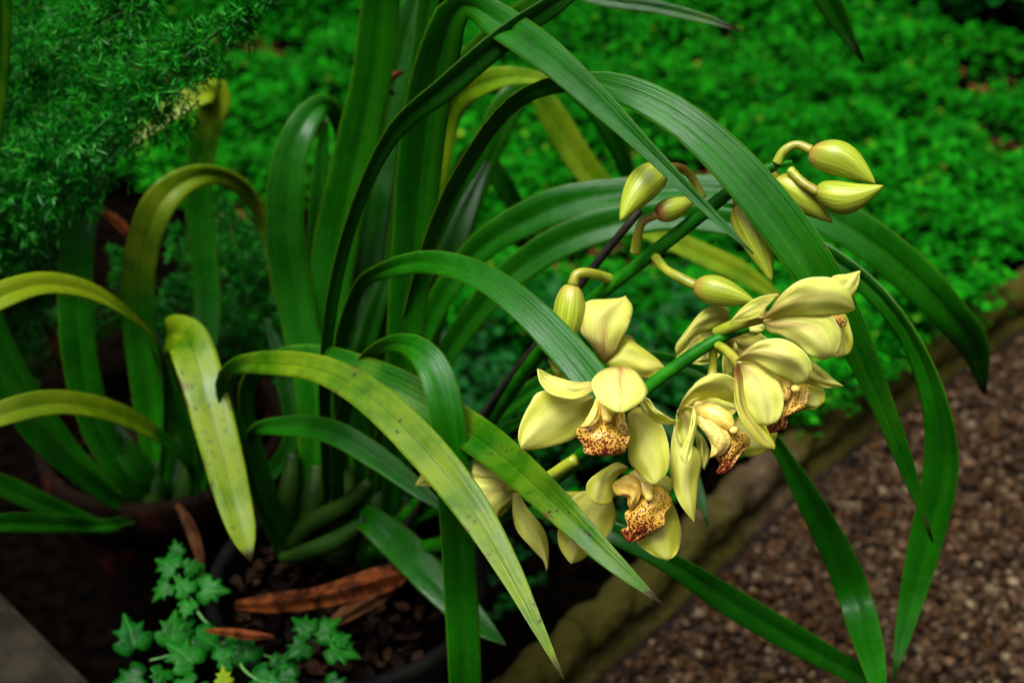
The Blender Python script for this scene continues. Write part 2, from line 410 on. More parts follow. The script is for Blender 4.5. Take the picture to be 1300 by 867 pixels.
tag(link_np('gravel', V.reshape(-1, 3), Fa, M_GRAV, smooth=True), 'reddish brown wet gravel covering the path', 'gravel', kind='stuff')

# rope-twist edging, one tile after another
def edging(s0, s1, label):
    ns, R = 60, .0225
    prof = []
    for k in range(17):
        th = math.radians(-128+k*256/16); prof.append(('r', th))
    c0 = kerb_at((s0+s1)/2); root = Vector((c0[0], c0[1], 0))
    V = []; uv = []
    for i in range(ns+1):
        s = s0+(s1-s0)*i/ns; c = kerb_at(s); t = kerb_at(s+.01)-kerb_at(s-.01); t /= np.linalg.norm(t); nn = np.array([t[1], -t[0]])
        endf = min(1, min(i, ns-i)/2.0); sh = .93+.07*endf
        row = [(-.026, -.02)]
        for _, th in prof:
            ph = math.pi*s/.072 + th*.95
            rr = R*sh*(.74+.36*abs(math.sin(ph))**.6) + .0025*noise.noise(Vector((s*40, th*3, 1)))
            row.append((rr*math.sin(th), .038+rr*math.cos(th)))
        row += [(.026, .012), (.034, .009), (.035, -.02)]
        for j, (a, z) in enumerate(row):
            wob = .003*noise.noise(Vector((s*25, j*.7, 5)))+.0022*noise.noise(Vector((s*90, j*1.9, 9)))
            V.append((c[0]+nn[0]*(a+wob), c[1]+nn[1]*(a+wob), z+wob)); uv.append((j/len(row), i/ns))
    nu = len(row); f = grid_faces(ns+1, nu) + [tuple(range(nu))[::-1], tuple(range(ns*nu, ns*nu+nu))]
    return tag(link('edging_tile', V, f, M_EDGE, None, uv), label, 'edging tile', 'rope-twist edging tiles along the path')
def s_near(px, py):
    g = G(px, py, .03); return KS[int(np.argmin(np.hypot(kg[:, 0]-g.x, kg[:, 1]-g.y)))]
sA = s_near(865, 722)
ed_lab = ['mossy rope-twist edging tile cut off by the bottom of the photo', 'mossy rope-twist edging tile below the lowest orchid flower',
          'shaded rope-twist edging tile just beyond the lowest flower, beside the drooping narrow leaf',
          'dark rope-twist edging tile where the green ground cover first meets the path', 'rope-twist edging tile half hidden by two hanging strap leaves',
          'pale blurred edging tile beneath the wide dark leaf tip', 'blurred mossy edging tile at the right border of the photo']
for k in range(7):
    s0 = sA-.36+k*.205
    edging(s0, s0+.2025, ed_lab[k])

# weathered concrete slab in the corner
def slab():
    a = G(-60, 690, .10); b = G(118, 867, .10)
    e = (b-a).normalized(); nrm = Vector((-e.y, e.x, 0)); nrm = nrm if nrm.x < 0 else -nrm
    bm = bmesh.new(); pts = [a-e*.25, b+e*.35, b+e*.35+nrm*.45, a-e*.25+nrm*.45]
    vs = [bm.verts.new(Vector((p.x, p.y, .0))) for p in pts] + [bm.verts.new(Vector((p.x, p.y, .10))) for p in pts]
    for f in ((0, 1, 2, 3), (4, 5, 6, 7), (0, 1, 5, 4), (1, 2, 6, 5), (2, 3, 7, 6), (3, 0, 4, 7)): bm.faces.new([vs[i] for i in f])
    bmesh.ops.recalc_face_normals(bm, faces=bm.faces)
    bmesh.ops.bevel(bm, geom=bm.edges[:], offset=.008, segments=3, affect='EDGES')
    me = bpy.data.meshes.new('concrete_slab'); bm.to_mesh(me); bm.free(); me.materials.append(M_SLAB)
    o = bpy.data.objects.new('concrete_slab', me); COL.objects.link(o)
    tag(o, 'weathered beige concrete slab in the dark corner beside the ivy', 'slab')
slab()

# ------------------------------------------------------------------ ground cover (small clover-like leaves)
def clump_mesh(name, pts, sizes, mat, nleaf=3, tilt=.45):
    "each clump: nleaf rounded leaflets around a point"
    out = []; LF = []
    base = np.array([(0, 0, 0), (-.36, .42, .05), (-.40, .78, .07), (-.13, 1.0, .02), (.13, 1.0, .02), (.40, .78, .07), (.36, .42, .05), (0, .6, -.03)])
    tri = np.array([(0, 7, 1), (1, 7, 2), (2, 7, 3), (3, 7, 4), (4, 7, 5), (5, 7, 6), (6, 7, 0)])
    n = len(pts); tot = n*nleaf
    az = (rng.uniform(0, 6.28, n)[:, None] + np.arange(nleaf)[None]*6.283/nleaf + rng.normal(0, .25, (n, nleaf))).ravel()
    el = rng.normal(.12, .35, tot)
    tx, ty = np.repeat(rng.normal(0, tilt*.6, n), nleaf), np.repeat(rng.normal(-.15, tilt*.6, n), nleaf)
    sz = np.repeat(sizes, nleaf)*rng.uniform(.8, 1.15, tot)
    b = base[None]*sz[:, None, None]*np.array([1, 1, 1.6])
    y2 = b[..., 1]*np.cos(el)[:, None]-b[..., 2]*np.sin(el)[:, None]; z2 = b[..., 1]*np.sin(el)[:, None]+b[..., 2]*np.cos(el)[:, None]
    x3 = b[..., 0]*np.cos(az)[:, None]-y2*np.sin(az)[:, None]; y3 = b[..., 0]*np.sin(az)[:, None]+y2*np.cos(az)[:, None]
    z3 = z2 + x3*tx[:, None] + y3*ty[:, None]
    V = np.stack([x3, y3, z3], 2) + np.repeat(pts, nleaf, 0)[:, None]
    Fc = (tri[None]+(np.arange(tot)*8)[:, None, None]).reshape(-1, 3)
    return link_np(name, V.reshape(-1, 3), Fc, mat, smooth=True)
M_COVER = island_mat('ground_cover_leaf', [(.001, .030, .001), (.0015, .072, .001), (.0025, .12, .001), (.004, .175, .002), (.0015, .09, .0015), (.014, .21, .003)], .7, .03, .2, rare=(.16, .20, .012))
gp = []; gs = []; CORN = G(1250, 0)
lit = []
while len(gp) < 56000:
    y = 1.18+2.1*rng.random()**1.15; x = rng.uniform(-.5, .5)*(y+.15) + .04
    sd0 = side_of(x, y); spill = min(1, max(0, (y-1.25)/.07))*min(1, max(0, (1.66-y)/.08))
    if sd0 > -.045+.062*spill+.014*rng.normal(): continue
    e = noise.noise(Vector((x*9, y*9, 3.3))); e2 = noise.noise(Vector((x*3.2, y*3.2, 8)))
    if y < 1.92-.95*min(1, max(0, (x+.30)/.34))+.10*e: continue
    near = y - (1.50 - .24*min(1, max(0, (x-.12)/.30))) + .14*e
    if near < 0 and rng.random() > .04: continue
    if math.hypot(x-CORN.x, (y-CORN.y)*.8) < .22+.10*e and rng.random() > .08: continue
    if e+.6*e2 < -.47 and rng.random() > .18: 
        if rng.random() < .12: lit.append((x, y))
        continue
    h = .022 + .052*(e+.5) + .016*e2 + .060*spill*min(1, max(0, (sd0+.12)/.07))
    gp.append((x, y, max(.006, h)*rng.uniform(.55, 1.1))); gs.append(rng.choice([rng.uniform(.0050, .0085), rng.uniform(.0070, .0135)])*(1+.45*e2))
gp = np.array(gp); gs = np.array(gs)
tag(clump_mesh('ground_cover', gp, gs, M_COVER), 'dense low carpet of small bright green leaves', 'ground cover', kind='stuff')
# fallen brown leaf bits showing in the gaps
lit = np.array([(x, y, .012) for x, y in lit[:700]])
M_LIT = island_mat('leaf_litter', [(.03, .012, .004), (.08, .03, .008), (.05, .02, .006), (.13, .06, .015)], .8, .05)
tag(clump_mesh('leaf_litter', lit, rng.uniform(.008, .018, len(lit)), M_LIT, 1, .3), 'brown fallen leaf scraps in the gaps of the ground cover', 'leaf litter', kind='stuff')
# broader dark weeds under the orchid
wp = []; ws = []
for _ in range(420):
    px, py = rng.uniform(540, 900), rng.uniform(380, 600)
    g = G(px, py, .05)
    if side_of(g.x, g.y) > -.08: continue
    wp.append((g.x, g.y, rng.uniform(.02, .10))); ws.append(rng.uniform(.012, .024))
for _ in range(70):
    px, py = rng.uniform(560, 800), rng.uniform(600, 780)
    g = G(px, py, .05)
    if side_of(g.x, g.y) > -.07: continue
    wp.append((g.x, g.y, rng.uniform(.01, .05))); ws.append(rng.uniform(.010, .018))
M_WEED = island_mat('weed_leaf', [(.001, .018, .0015), (.0015, .034, .003), (.002, .055, .005), (.001, .025, .002)], .5, .06, .1)
tag(clump_mesh('weeds', np.array(wp), np.array(ws), M_WEED), 'dark green broader weeds low in the shade behind the orchid', 'weeds', kind='stuff')

# ------------------------------------------------------------------ pots
def pot(px, py, rim_z, R, label, mat):
    c = G(px, py, rim_z); root = empty('terracotta_pot', (c.x, c.y, 0), label, 'flower pot')
    prof = [(R*.02, .002), (R*.68, .002), (R*.72, .01), (R*.92, rim_z-.05), (R*.93, rim_z-.045), (R*1.02, rim_z-.045), (R*1.04, rim_z-.03), (R*1.04, rim_z-.006), (R*1.02, rim_z), (R*.95, rim_z), (R*.93, rim_z-.006), (R*.90, rim_z-.06), (R*.70, .02), (R*.02, .018)]
    V = []; nu = 56
    for r_, z in prof:
        for j in range(nu):
            a = 2*math.pi*j/nu; V.append((c.x+r_*math.cos(a), c.y+r_*math.sin(a), z))
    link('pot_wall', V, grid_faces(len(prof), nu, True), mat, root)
    V = []; uvn = 9
    for i in range(uvn):
        for j in range(nu):
            a = 2*math.pi*j/nu; r_ = R*.905*i/(uvn-1)
            V.append((c.x+r_*math.cos(a), c.y+r_*math.sin(a), rim_z-.032+.014*noise.noise(Vector((c.x+r_*math.cos(a), c.y+r_*math.sin(a), 0))*45)))
    link('potting_soil', V, grid_faces(uvn, nu, True), M_SOIL, root)
    q = []
    while len(q) < 320:
        x, y = rng.uniform(-1, 1, 2)
        if x*x+y*y < .8: q.append((c.x+x*R*.9, c.y+y*R*.9, rim_z-.026+rng.uniform(0, .012)))
    o = clump_mesh('bark_chips', np.array(q)-np.array(root.location), rng.uniform(.007, .017, len(q)), M_BARK, 1, .9); o.parent = root; o['kind'] = 'stuff'
    return c
PC = pot(440, 735, .28, .115, 'black plastic pot under the flowering orchid, ivy over its rim', M_BLACK)
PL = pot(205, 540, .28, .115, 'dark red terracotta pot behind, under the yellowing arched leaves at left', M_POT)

# ------------------------------------------------------------------ strap leaves
def ribbon(rows, n=60, fold=.36, up=.25, nu=13, curl=0.0):
    """rows (px,py,depth,width_px[,roll_deg]): a channelled leaf blade; returns verts, faces, uv"""
    rr = [(r_ + (0,))[:5] for r_ in rows]
    W = [(*P(x, y, d), wd*d/F, math.radians(ro)) for x, y, d, wd, ro in rr]
    s = spline(W, n); V = []; uv = []; prev = None
    pts = [Vector(q[:3]) for q in s]
    sides = []
    for i, p in enumerate(pts):
        t = (pts[min(i+1, n-1)]-pts[max(i-1, 0)]).normalized()
        toc = ((CAM-p).normalized()*(1-up)+Vector((0, 0, 1))*up).normalized()
        sd_ = t.cross(toc)
        if sd_.length < .25 and prev is not None: sd_ = prev
        sd_.normalize()
        if prev is not None and sd_.dot(prev) < 0: sd_ = -sd_
        prev = sd_; sides.append(sd_)
    for k in range(3):
        sides = [(sides[max(i-1, 0)]+sides[i]*2+sides[min(i+1, n-1)]).normalized() for i in range(n)]
    for i, p in enumerate(pts):
        t = (pts[min(i+1, n-1)]-pts[max(i-1, 0)]).normalized()
        sd_ = Matrix.Rotation(s[i, 4], 3, t) @ sides[i]
        nm = sd_.cross(t).normalized()
        if nm.dot(CAM-p) < 0 and abs(s[i, 4]) < 1.2: nm = -nm
        hw = max(s[i, 3], .0004)*.5*(1+.035*noise.noise(Vector((i*.23, rows[1][0]*.11, 2)))+.02*noise.noise(Vector((i*.8, rows[1][1]*.13, 7))))
        wave = .0012*math.sin(i*.35+rows[0][0])*min(1, hw*80)
        for j in range(nu):
            a = 2*j/(nu-1)-1
            zz = fold*hw*(abs(a)**.85) - .30*fold*hw*max(0, abs(a)-.55)**1.5*3 - fold*hw*.5 - curl*hw*a*a + .05*hw*noise.noise(Vector((i*.16, a*1.2, rows[1][0]*.37)))
            V.append(p + sd_*(a*hw) + nm*(zz + wave*a)); uv.append((j/(nu-1), i/(n-1)))
    return V, grid_faces(n, nu), uv
NLEAF = [0]
def leaf(root, rows, y=.1, g=1.0, b=.15, label=None, ys=.14, **kw):
    V, f, uv = ribbon(rows, **kw)
    o = link('leaf', V, f, M_LEAF, root, uv, color=(y, g*.72, b), thick=.0007)
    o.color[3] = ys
    if label: o['label'] = label
    return o

OC = empty('orchid_plant', (PC.x, PC.y, PC.z-.02), 'flowering orchid with long arching strap leaves and pale yellow blooms', 'orchid', 'potted orchids')
OL = empty('orchid_plant', (PL.x, PL.y, PL.z-.02), 'orchid without flowers at left, yellowing leaves arched over the frame edge', 'orchid', 'potted orchids')
BC = (430, 690, 1.215)   # leaf bases of the flowering orchid
def cb(dx=0, dy=0, w=14): return (BC[0]+dx, BC[1]+dy, BC[2], w)
C = lambda rows, **k: leaf(OC, rows, **k)
# big arch on the right
C([cb(30, -10), (500, 470, 1.12, 22, 60), (548, 300, 1.04, 26, 62), (600, 195, .98, 28, 58), (660, 125, .93, 24, 50), (740, 104, .89, 24, 22), (800, 117, .87, 40, 8), (870, 155, .855, 48, 0), (940, 220, .845, 58, -4), (1008, 305, .84, 60, -4), (1066, 395, .848, 48, -5), (1108, 485, .87, 34, -4), (1150, 590, .898, 21, 0), (1184, 688, .925, 2, 0)], y=.18, g=1.0, b=.35, label='widest arching leaf, brown scar near its crest', fold=.22)
# folded leaf crossing in front of the buds
C([cb(60, 0), (508, 520, 1.12, 40), (522, 330, 1.06, 52), (540, 150, 1.0, 58), (566, 40, .96, 50, 20), (590, 6, .945, 36, 30), (640, 32, .92, 46, 5), (700, 75, .89, 44, 0), (760, 130, .865, 34, 0), (830, 198, .835, 20, 12), (900, 268, .81, 13, 25), (956, 322, .79, 2, 0)], y=.03, g=.85, fold=.35, label='long leaf folded at the top, its tip crossing the buds')
# narrow leaf rising to the upper right, shade put into its lowered brightness
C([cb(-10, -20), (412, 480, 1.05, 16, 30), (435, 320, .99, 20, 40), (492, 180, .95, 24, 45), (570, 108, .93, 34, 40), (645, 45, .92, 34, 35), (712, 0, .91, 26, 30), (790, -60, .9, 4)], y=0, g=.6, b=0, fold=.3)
# broad upright leaf with the pale sheen
C([cb(-30, -10), (402, 560, 1.2, 46), (410, 420, 1.19, 56), (428, 300, 1.17, 58), (452, 190, 1.14, 54), (472, 100, 1.11, 52), (484, 0, 1.08, 50), (490, -90, 1.04, 44), (480, -140, 1.02, 10)], y=.14, g=1.0, b=.05, fold=.2, up=.45)
# leaf bending back at its top, left
C([cb(-40, 0), (398, 520, 1.19, 40), (378, 400, 1.18, 46), (362, 300, 1.165, 50), (366, 215, 1.155, 46), (384, 160, 1.155, 38, 10), (412, 132, 1.17, 24, 20), (432, 160, 1.20, 22, 40), (434, 230, 1.23, 14, 50)], y=.18, g=1.0, b=.05, fold=.25, up=.45)
C([cb(-30, 0), (412, 480, 1.24, 30), (404, 330, 1.22, 30), (408, 200, 1.21, 18), (416, 150, 1.2, 4)], y=0, g=.75, b=0)
# upright leaves inside the clump, their shade painted in by lowered brightness
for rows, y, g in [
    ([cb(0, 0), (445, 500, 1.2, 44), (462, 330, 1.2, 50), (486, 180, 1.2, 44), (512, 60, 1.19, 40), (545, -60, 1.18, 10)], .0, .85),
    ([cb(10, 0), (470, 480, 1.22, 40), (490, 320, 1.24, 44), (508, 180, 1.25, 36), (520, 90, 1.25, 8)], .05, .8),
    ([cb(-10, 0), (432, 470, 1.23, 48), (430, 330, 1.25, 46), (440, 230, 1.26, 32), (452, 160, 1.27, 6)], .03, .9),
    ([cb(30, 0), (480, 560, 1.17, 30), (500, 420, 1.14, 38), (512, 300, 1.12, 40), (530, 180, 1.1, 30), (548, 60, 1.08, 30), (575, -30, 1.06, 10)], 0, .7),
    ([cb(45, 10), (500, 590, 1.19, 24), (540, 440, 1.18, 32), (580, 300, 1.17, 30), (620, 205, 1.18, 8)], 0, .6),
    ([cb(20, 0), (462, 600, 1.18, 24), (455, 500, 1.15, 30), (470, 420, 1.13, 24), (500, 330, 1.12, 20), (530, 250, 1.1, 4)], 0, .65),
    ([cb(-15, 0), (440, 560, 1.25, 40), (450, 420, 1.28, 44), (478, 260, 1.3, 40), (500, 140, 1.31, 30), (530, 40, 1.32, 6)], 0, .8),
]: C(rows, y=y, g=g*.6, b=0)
# pale leaf tops near the upper middle
C([cb(50, 0), (530, 380, 1.2, 26), (560, 190, 1.16, 30), (578, 130, 1.14, 34, 10), (612, 106, 1.12, 34, 0), (655, 97, 1.1, 24), (700, 104, 1.08, 12), (735, 118, 1.07, 3)], y=.32, g=1.2, ys=.3, b=.1)
C([cb(60, -10), (540, 300, 1.25, 26), (578, 110, 1.22, 28), (606, 66, 1.2, 30), (650, 28, 1.18, 30), (705, -15, 1.16, 24), (760, -40, 1.15, 4)], y=.22, g=1.0, b=.05)
C([cb(20, -10), (520, 300, 1.3, 26), (545, 120, 1.28, 26), (548, 40, 1.27, 24), (560, -40, 1.26, 20), (590, -90, 1.25, 4)], y=.25, g=1.05, b=.05)
# pale leaf behind the buds and dark drooping ones
C([cb(70, -10), (560, 330, 1.3, 24), (630, 150, 1.27, 28, 20), (672, 112, 1.27, 30), (700, 145, 1.28, 36), (730, 195, 1.29, 36), (765, 240, 1.30, 34), (815, 285, 1.31, 32), (880, 318, 1.32, 30), (940, 346, 1.33, 28), (1000, 385, 1.34, 6)], y=.36, g=1.2, b=.25, ys=.3, label='pale yellowed leaf behind the buds', up=.4)
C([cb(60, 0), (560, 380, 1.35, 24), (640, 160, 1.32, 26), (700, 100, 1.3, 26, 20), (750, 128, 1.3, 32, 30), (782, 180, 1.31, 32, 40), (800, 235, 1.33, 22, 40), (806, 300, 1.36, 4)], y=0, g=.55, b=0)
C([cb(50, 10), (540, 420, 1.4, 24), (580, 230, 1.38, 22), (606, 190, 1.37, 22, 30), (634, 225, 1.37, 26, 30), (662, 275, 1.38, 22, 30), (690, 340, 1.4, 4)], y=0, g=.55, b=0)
# two broad leaves sweeping right behind the buds, over the kerb
C([cb(50, -10), (520, 470, 1.16, 26), (590, 335, 1.13, 34, 15), (690, 268, 1.1, 46, 5), (790, 246, 1.08, 44, 0), (900, 240, 1.06, 40), (1000, 252, 1.045, 50), (1080, 290, 1.04, 54), (1150, 342, 1.05, 54, 12), (1205, 398, 1.07, 46, 28), (1236, 440, 1.10, 38, 45), (1250, 500, 1.14, 6, 50)], y=.02, g=.9, b=.05, up=.4)
C([cb(50, 0), (530, 520, 1.14, 24), (590, 415, 1.11, 32, 15), (660, 340, 1.09, 40, 5), (750, 292, 1.07, 44), (860, 275, 1.06, 36, 10), (980, 296, 1.04, 34, 25), (1080, 345, 1.02, 32, 45), (1150, 420, 1.0, 34, 50), (1188, 515, 1.0, 36, 25), (1194, 600, 1.02, 44, 5), (1172, 700, 1.04, 40, 0), (1150, 790, 1.045, 25), (1134, 862, 1.04, 3)], y=.10, g=.95, b=.1, label='long leaf hanging over the gravel path')
# arch ending behind the front flower
C([cb(10, -20), (430, 470, 1.1, 20, 40), (452, 372, 1.03, 18, 50), (490, 343, .99, 22, 30), (545, 333, .96, 30, 5), (605, 348, .93, 36), (660, 385, .905, 40), (715, 440, .885, 46), (760, 495, .87, 46), (810, 560, .87, 30), (850, 640, .875, 4)], y=.06, g=1.0, b=.05, fold=.3)
# yellow-green front leaves
C([cb(-70, 20), (318, 590, 1.13, 30, 20), (284, 500, 1.08, 26, 55), (300, 466, 1.05, 24, 30), (350, 461, 1.01, 32, 0), (410, 470, .975, 38), (470, 503, .945, 46), (530, 560, .915, 49), (590, 632, .885, 47), (640, 712, .86, 34), (680, 790, .84, 18), (716, 862, .825, 2)], y=.36, g=1.0, b=.6, label='yellow-green spotted leaf hanging in front, with a withered black tip', fold=.24)
C([cb(-60, 10), (330, 600, 1.15, 28, 20), (312, 500, 1.1, 26, 50), (350, 458, 1.06, 26, 25), (410, 457, 1.03, 38, 5), (490, 486, .995, 48), (560, 524, .967, 50, 8), (630, 572, .913, 48, 12), (700, 635, .85, 42, 12), (770, 705, .822, 28, 10), (842, 768, .808, 2)], y=.27, g=1.0, b=.95, label='spotted leaf slanting down in front of the lower flowers', fold=.24)
# leaf bent at the crest and hanging straight down
C([cb(0, -10), (430, 560, 1.1, 22, 40), (455, 470, 1.03, 20, 55), (490, 438, .985, 20, 45), (530, 443, .95, 34, 10), (556, 480, .935, 44), (570, 545, .932, 44), (578, 640, .95, 43), (585, 750, .988, 43), (590, 850, 1.01, 42), (592, 930, 1.035, 36), (594, 990, 1.05, 4)], y=.12, g=1.0, b=.12, fold=.25)
# deep green shorter ones
C([cb(-50, 10), (345, 640, 1.16, 22, 20), (318, 556, 1.1, 16, 40), (368, 540, 1.06, 26, 10), (425, 550, 1.03, 32), (480, 582, 1.01, 32), (530, 620, .99, 22), (574, 655, .975, 2)], y=.05, g=.9, b=.02, label='short dark leaf with a thread-like tip', fold=.3)
C([cb(10, 0), (455, 655, 1.15, 30), (500, 685, 1.12, 44), (550, 735, 1.09, 46), (600, 785, 1.07, 36), (642, 818, 1.05, 3)], y=.02, g=.8, b=.05)
C([cb(60, -5), (560, 640, 1.12, 24), (660, 640, 1.04, 26, 20), (760, 668, .99, 28, 10), (850, 714, .985, 28, 15), (925, 762, 1.01, 37, 15), (1010, 812, 1.035, 36, 10), (1100, 862, 1.055, 25), (1180, 905, 1.07, 3)], y=.02, g=.8, b=.05)
C([cb(60, -20), (580, 570, 1.13, 22), (720, 470, 1.06, 24, 20), (850, 460, 1.01, 24, 30), (940, 505, .985, 22, 35), (990, 570, .99, 20, 35), (1030, 640, 1.01, 33, 15), (1066, 710, 1.04, 40, 0), (1088, 768, 1.05, 43), (1108, 840, 1.0, 32), (1122, 910, .95, 4)], y=.12, g=.95, b=.05, label='leaf creased across above the gravel')
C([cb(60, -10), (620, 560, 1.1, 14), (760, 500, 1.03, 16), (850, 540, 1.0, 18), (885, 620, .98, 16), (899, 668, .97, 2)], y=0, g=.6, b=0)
# tips hanging in from above
C([cb(20, -30), (520, 200, 1.1, 26), (560, -60, 1.05, 26), (640, -70, 1.03, 22), (740, -8, 1.02, 20), (830, 9, 1.01, 17), (900, 26, 1.0, 12), (940, 40, .995, 2)], y=.2, g=.6, b=.6)
C([cb(30, -40), (540, 140, 1.15, 28), (620, -160, 1.12, 30), (800, -240, 1.1, 34), (960, -160, 1.09, 36), (1040, -20, 1.1, 34, 25), (1070, 35, 1.11, 22, 30), (1097, 80, 1.12, 2)], y=.0, g=.55, b=.3)
# leaf bases / pseudobulbs
for x, y, d, w_, x2, y2, d2 in [(362, 660, 1.21, 34, 372, 575, 1.19), (392, 668, 1.2, 42, 404, 590, 1.18), (430, 672, 1.2, 46, 440, 590, 1.18), (470, 680, 1.21, 44, 488, 600, 1.2), (505, 700, 1.2, 36, 520, 630, 1.19)]:
    tube('pseudobulb', px_rows([(x, y+45, d, w_*.5), (x, y+22, d, w_), (x*.5+x2*.5, (y+y2)/2+8, d2, w_*.8), (x2, y2, d2, w_*.5)]), M_BULB, OC, nu=14)
for rows in [[(372, 690, 1.19, 22), (395, 665, 1.17, 26), (440, 640, 1.15, 24), (470, 612, 1.14, 16)], [(356, 708, 1.17, 12), (390, 700, 1.16, 22), (430, 684, 1.15, 24), (465, 660, 1.14, 16)]]:
    tube('leaf_base', px_rows(rows), M_BULB, OC)

# ------------------------------------------------------------------ left orchid
BL = (194, 638, 1.305)
def lb(dx=0, dy=0, w=14): return (BL[0]+dx, BL[1]+dy, BL[2], w)
L = lambda rows, **k: leaf(OL, rows, **k)
L([lb(10, 0), (214, 540, 1.25, 16, 20), (210, 480, 1.21, 14, 40), (196, 432, 1.17, 12, 50), (160, 396, 1.13, 18, 35), (110, 368, 1.1, 28, 10), (55, 360, 1.07, 34), (0, 376, 1.04, 36), (-60, 410, 1.02, 30), (-110, 460, 1.0, 4)], y=.46, g=1.0, b=.25, up=.4)
L([lb(50, 5), (245, 598, 1.25, 14, 10), (205, 556, 1.2, 22, 20), (140, 522, 1.15, 32, 5), (70, 511, 1.11, 34), (0, 526, 1.08, 34), (-60, 550, 1.06, 26), (-110, 580, 1.05, 4)], y=.42, g=.98, b=.2, up=.4)
L([lb(55, 0), (262, 560, 1.27, 30, 30), (228, 470, 1.2, 34, 40), (212, 428, 1.15, 36, 45), (236, 428, 1.11, 52, 10), (256, 480, 1.085, 54), (275, 550, 1.07, 52), (293, 620, 1.06, 46), (308, 675, 1.05, 34), (318, 712, 1.045, 4)], y=.40, g=1.05, b=.75, label='broad yellowing leaf hanging tip down, peppered with brown spots', fold=.22)
L([lb(-10, 10), (165, 615, 1.28, 30), (128, 555, 1.25, 38), (104, 470, 1.22, 43), (96, 375, 1.2, 44), (102, 285, 1.19, 42), (126, 210, 1.2, 36, 15), (150, 160, 1.22, 24, 25), (180, 130, 1.25, 6)], y=.06, g=.95, b=.02, up=.45, fold=.25)
L([lb(0, 0), (190, 520, 1.27, 38), (176, 410, 1.25, 40), (178, 330, 1.235, 42), (200, 262, 1.23, 42, 5), (238, 228, 1.24, 32, 25), (280, 224, 1.26, 24, 50), (318, 250, 1.29, 26, 60), (342, 310, 1.33, 22, 60), (352, 380, 1.37, 4)], y=.40, g=1.6, b=.12, ys=.16, label='arched leaf lit yellow on its crest', up=.35)  # own yellowing, plus raised brightness standing in for light caught on the crest
L([lb(20, -10), (262, 420, 1.36, 32), (252, 250, 1.35, 34), (262, 165, 1.34, 36), (278, 118, 1.33, 34, 20), (250, 122, 1.31, 34, 15), (215, 142, 1.3, 30), (175, 170, 1.29, 24), (130, 210, 1.28, 5)], y=.46, g=1.0, b=.15, ys=.45, label='leaf sharply folded against the fern')
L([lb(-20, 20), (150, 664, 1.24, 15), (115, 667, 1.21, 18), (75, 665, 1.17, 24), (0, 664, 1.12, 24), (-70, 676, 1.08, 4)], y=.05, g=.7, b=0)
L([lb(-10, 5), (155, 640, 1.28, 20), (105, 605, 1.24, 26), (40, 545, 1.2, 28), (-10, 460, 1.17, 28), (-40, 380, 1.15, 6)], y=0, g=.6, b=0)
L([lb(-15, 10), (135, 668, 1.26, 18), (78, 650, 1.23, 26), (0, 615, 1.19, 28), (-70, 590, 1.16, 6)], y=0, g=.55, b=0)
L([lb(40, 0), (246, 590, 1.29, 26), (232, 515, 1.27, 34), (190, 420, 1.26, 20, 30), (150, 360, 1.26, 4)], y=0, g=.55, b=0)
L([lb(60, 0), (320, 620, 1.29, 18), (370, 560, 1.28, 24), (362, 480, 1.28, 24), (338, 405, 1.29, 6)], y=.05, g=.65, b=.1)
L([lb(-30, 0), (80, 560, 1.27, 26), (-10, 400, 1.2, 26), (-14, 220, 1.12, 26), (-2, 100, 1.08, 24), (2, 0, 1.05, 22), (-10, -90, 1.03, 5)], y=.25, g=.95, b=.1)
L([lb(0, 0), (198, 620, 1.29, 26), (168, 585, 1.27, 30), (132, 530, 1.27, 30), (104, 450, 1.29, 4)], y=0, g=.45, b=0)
for x, y in ((160, 648), (195, 655), (234, 652)):
    tube('pseudobulb', px_rows([(x, y+20, 1.305, 18), (x, y+2, 1.305, 36), (x+4, y-38, 1.295, 28), (x+6, y-70, 1.29, 14)]), M_BULB, OL, nu=14)

# ------------------------------------------------------------------ flower stems, buds, flowers
DA = .865
tube('flower_stem', px_rows([(470, 700, 1.2, 20), (560, 690, 1.09, 20), (660, 640, .97, 19), (742, 575, .89, 19), (785, 532, .868, 18), (825, 490, .856, 17), (870, 457, .85, 17), (912, 430, .846, 15), (950, 418, .85, 8)]), M_STEM, OC, n=60)
tube('flower_stem', px_rows([(480, 690, 1.22, 19), (580, 590, 1.12, 19), (660, 480, 1.02, 19), (720, 410, .955, 18), (770, 367, .92, 18), (820, 328, .905, 18), (880, 281, .892, 18), (930, 241, .882, 17), (975, 213, .872, 13), (1006, 206, .866, 6)]), M_STEM, OC, n=60)
def bud(base, tip, d0, d1, wpx, ped=None, bend=0, red=.5, g=1.0, belly=.45, redp=.5):
    a, b = P(*base, d0), P(*tip, d1); ax = b-a; L_ = ax.length; t = ax.normalized()
    sd_ = t.cross((CAM-a).normalized()).normalized(); nm = sd_.cross(t)
    R = .5*wpx*d0/F; nv, nu = 26, 24; V = []; uv = []
    for i in range(nv):
        v = i/(nv-1)
        k = (math.sin(math.pi*v**(.72 if belly < .5 else .95)))**.72
        k = k*(1-.30*v**2) + .10*(1-v)
        k = max(k, .05 if v < .5 else .012)
        cen = a + ax*v + sd_*(bend*wpx*d0/F*math.sin(math.pi*v))
        for j in range(nu):
            th = 2*math.pi*j/nu
            rid = 1+.05*abs(math.cos(1.5*th+.4))**3 - .03*abs(math.sin(1.5*th+.4))**8
            V.append(cen + (sd_*math.cos(th)+nm*math.sin(th)*.92)*(R*k*rid)); uv.append((j/nu, v))
    f = grid_faces(nv, nu, True)+[tuple(range(nu))[::-1], tuple(range((nv-1)*nu, nv*nu))]
    o = link('bud', V, f, M_BUD, OC, uv, color=(red, g, 0))
    if ped:
        tube('pedicel', px_rows(ped[::-1]), M_PED, o, color=(redp*.6, .9, 0), nu=10)
    return o
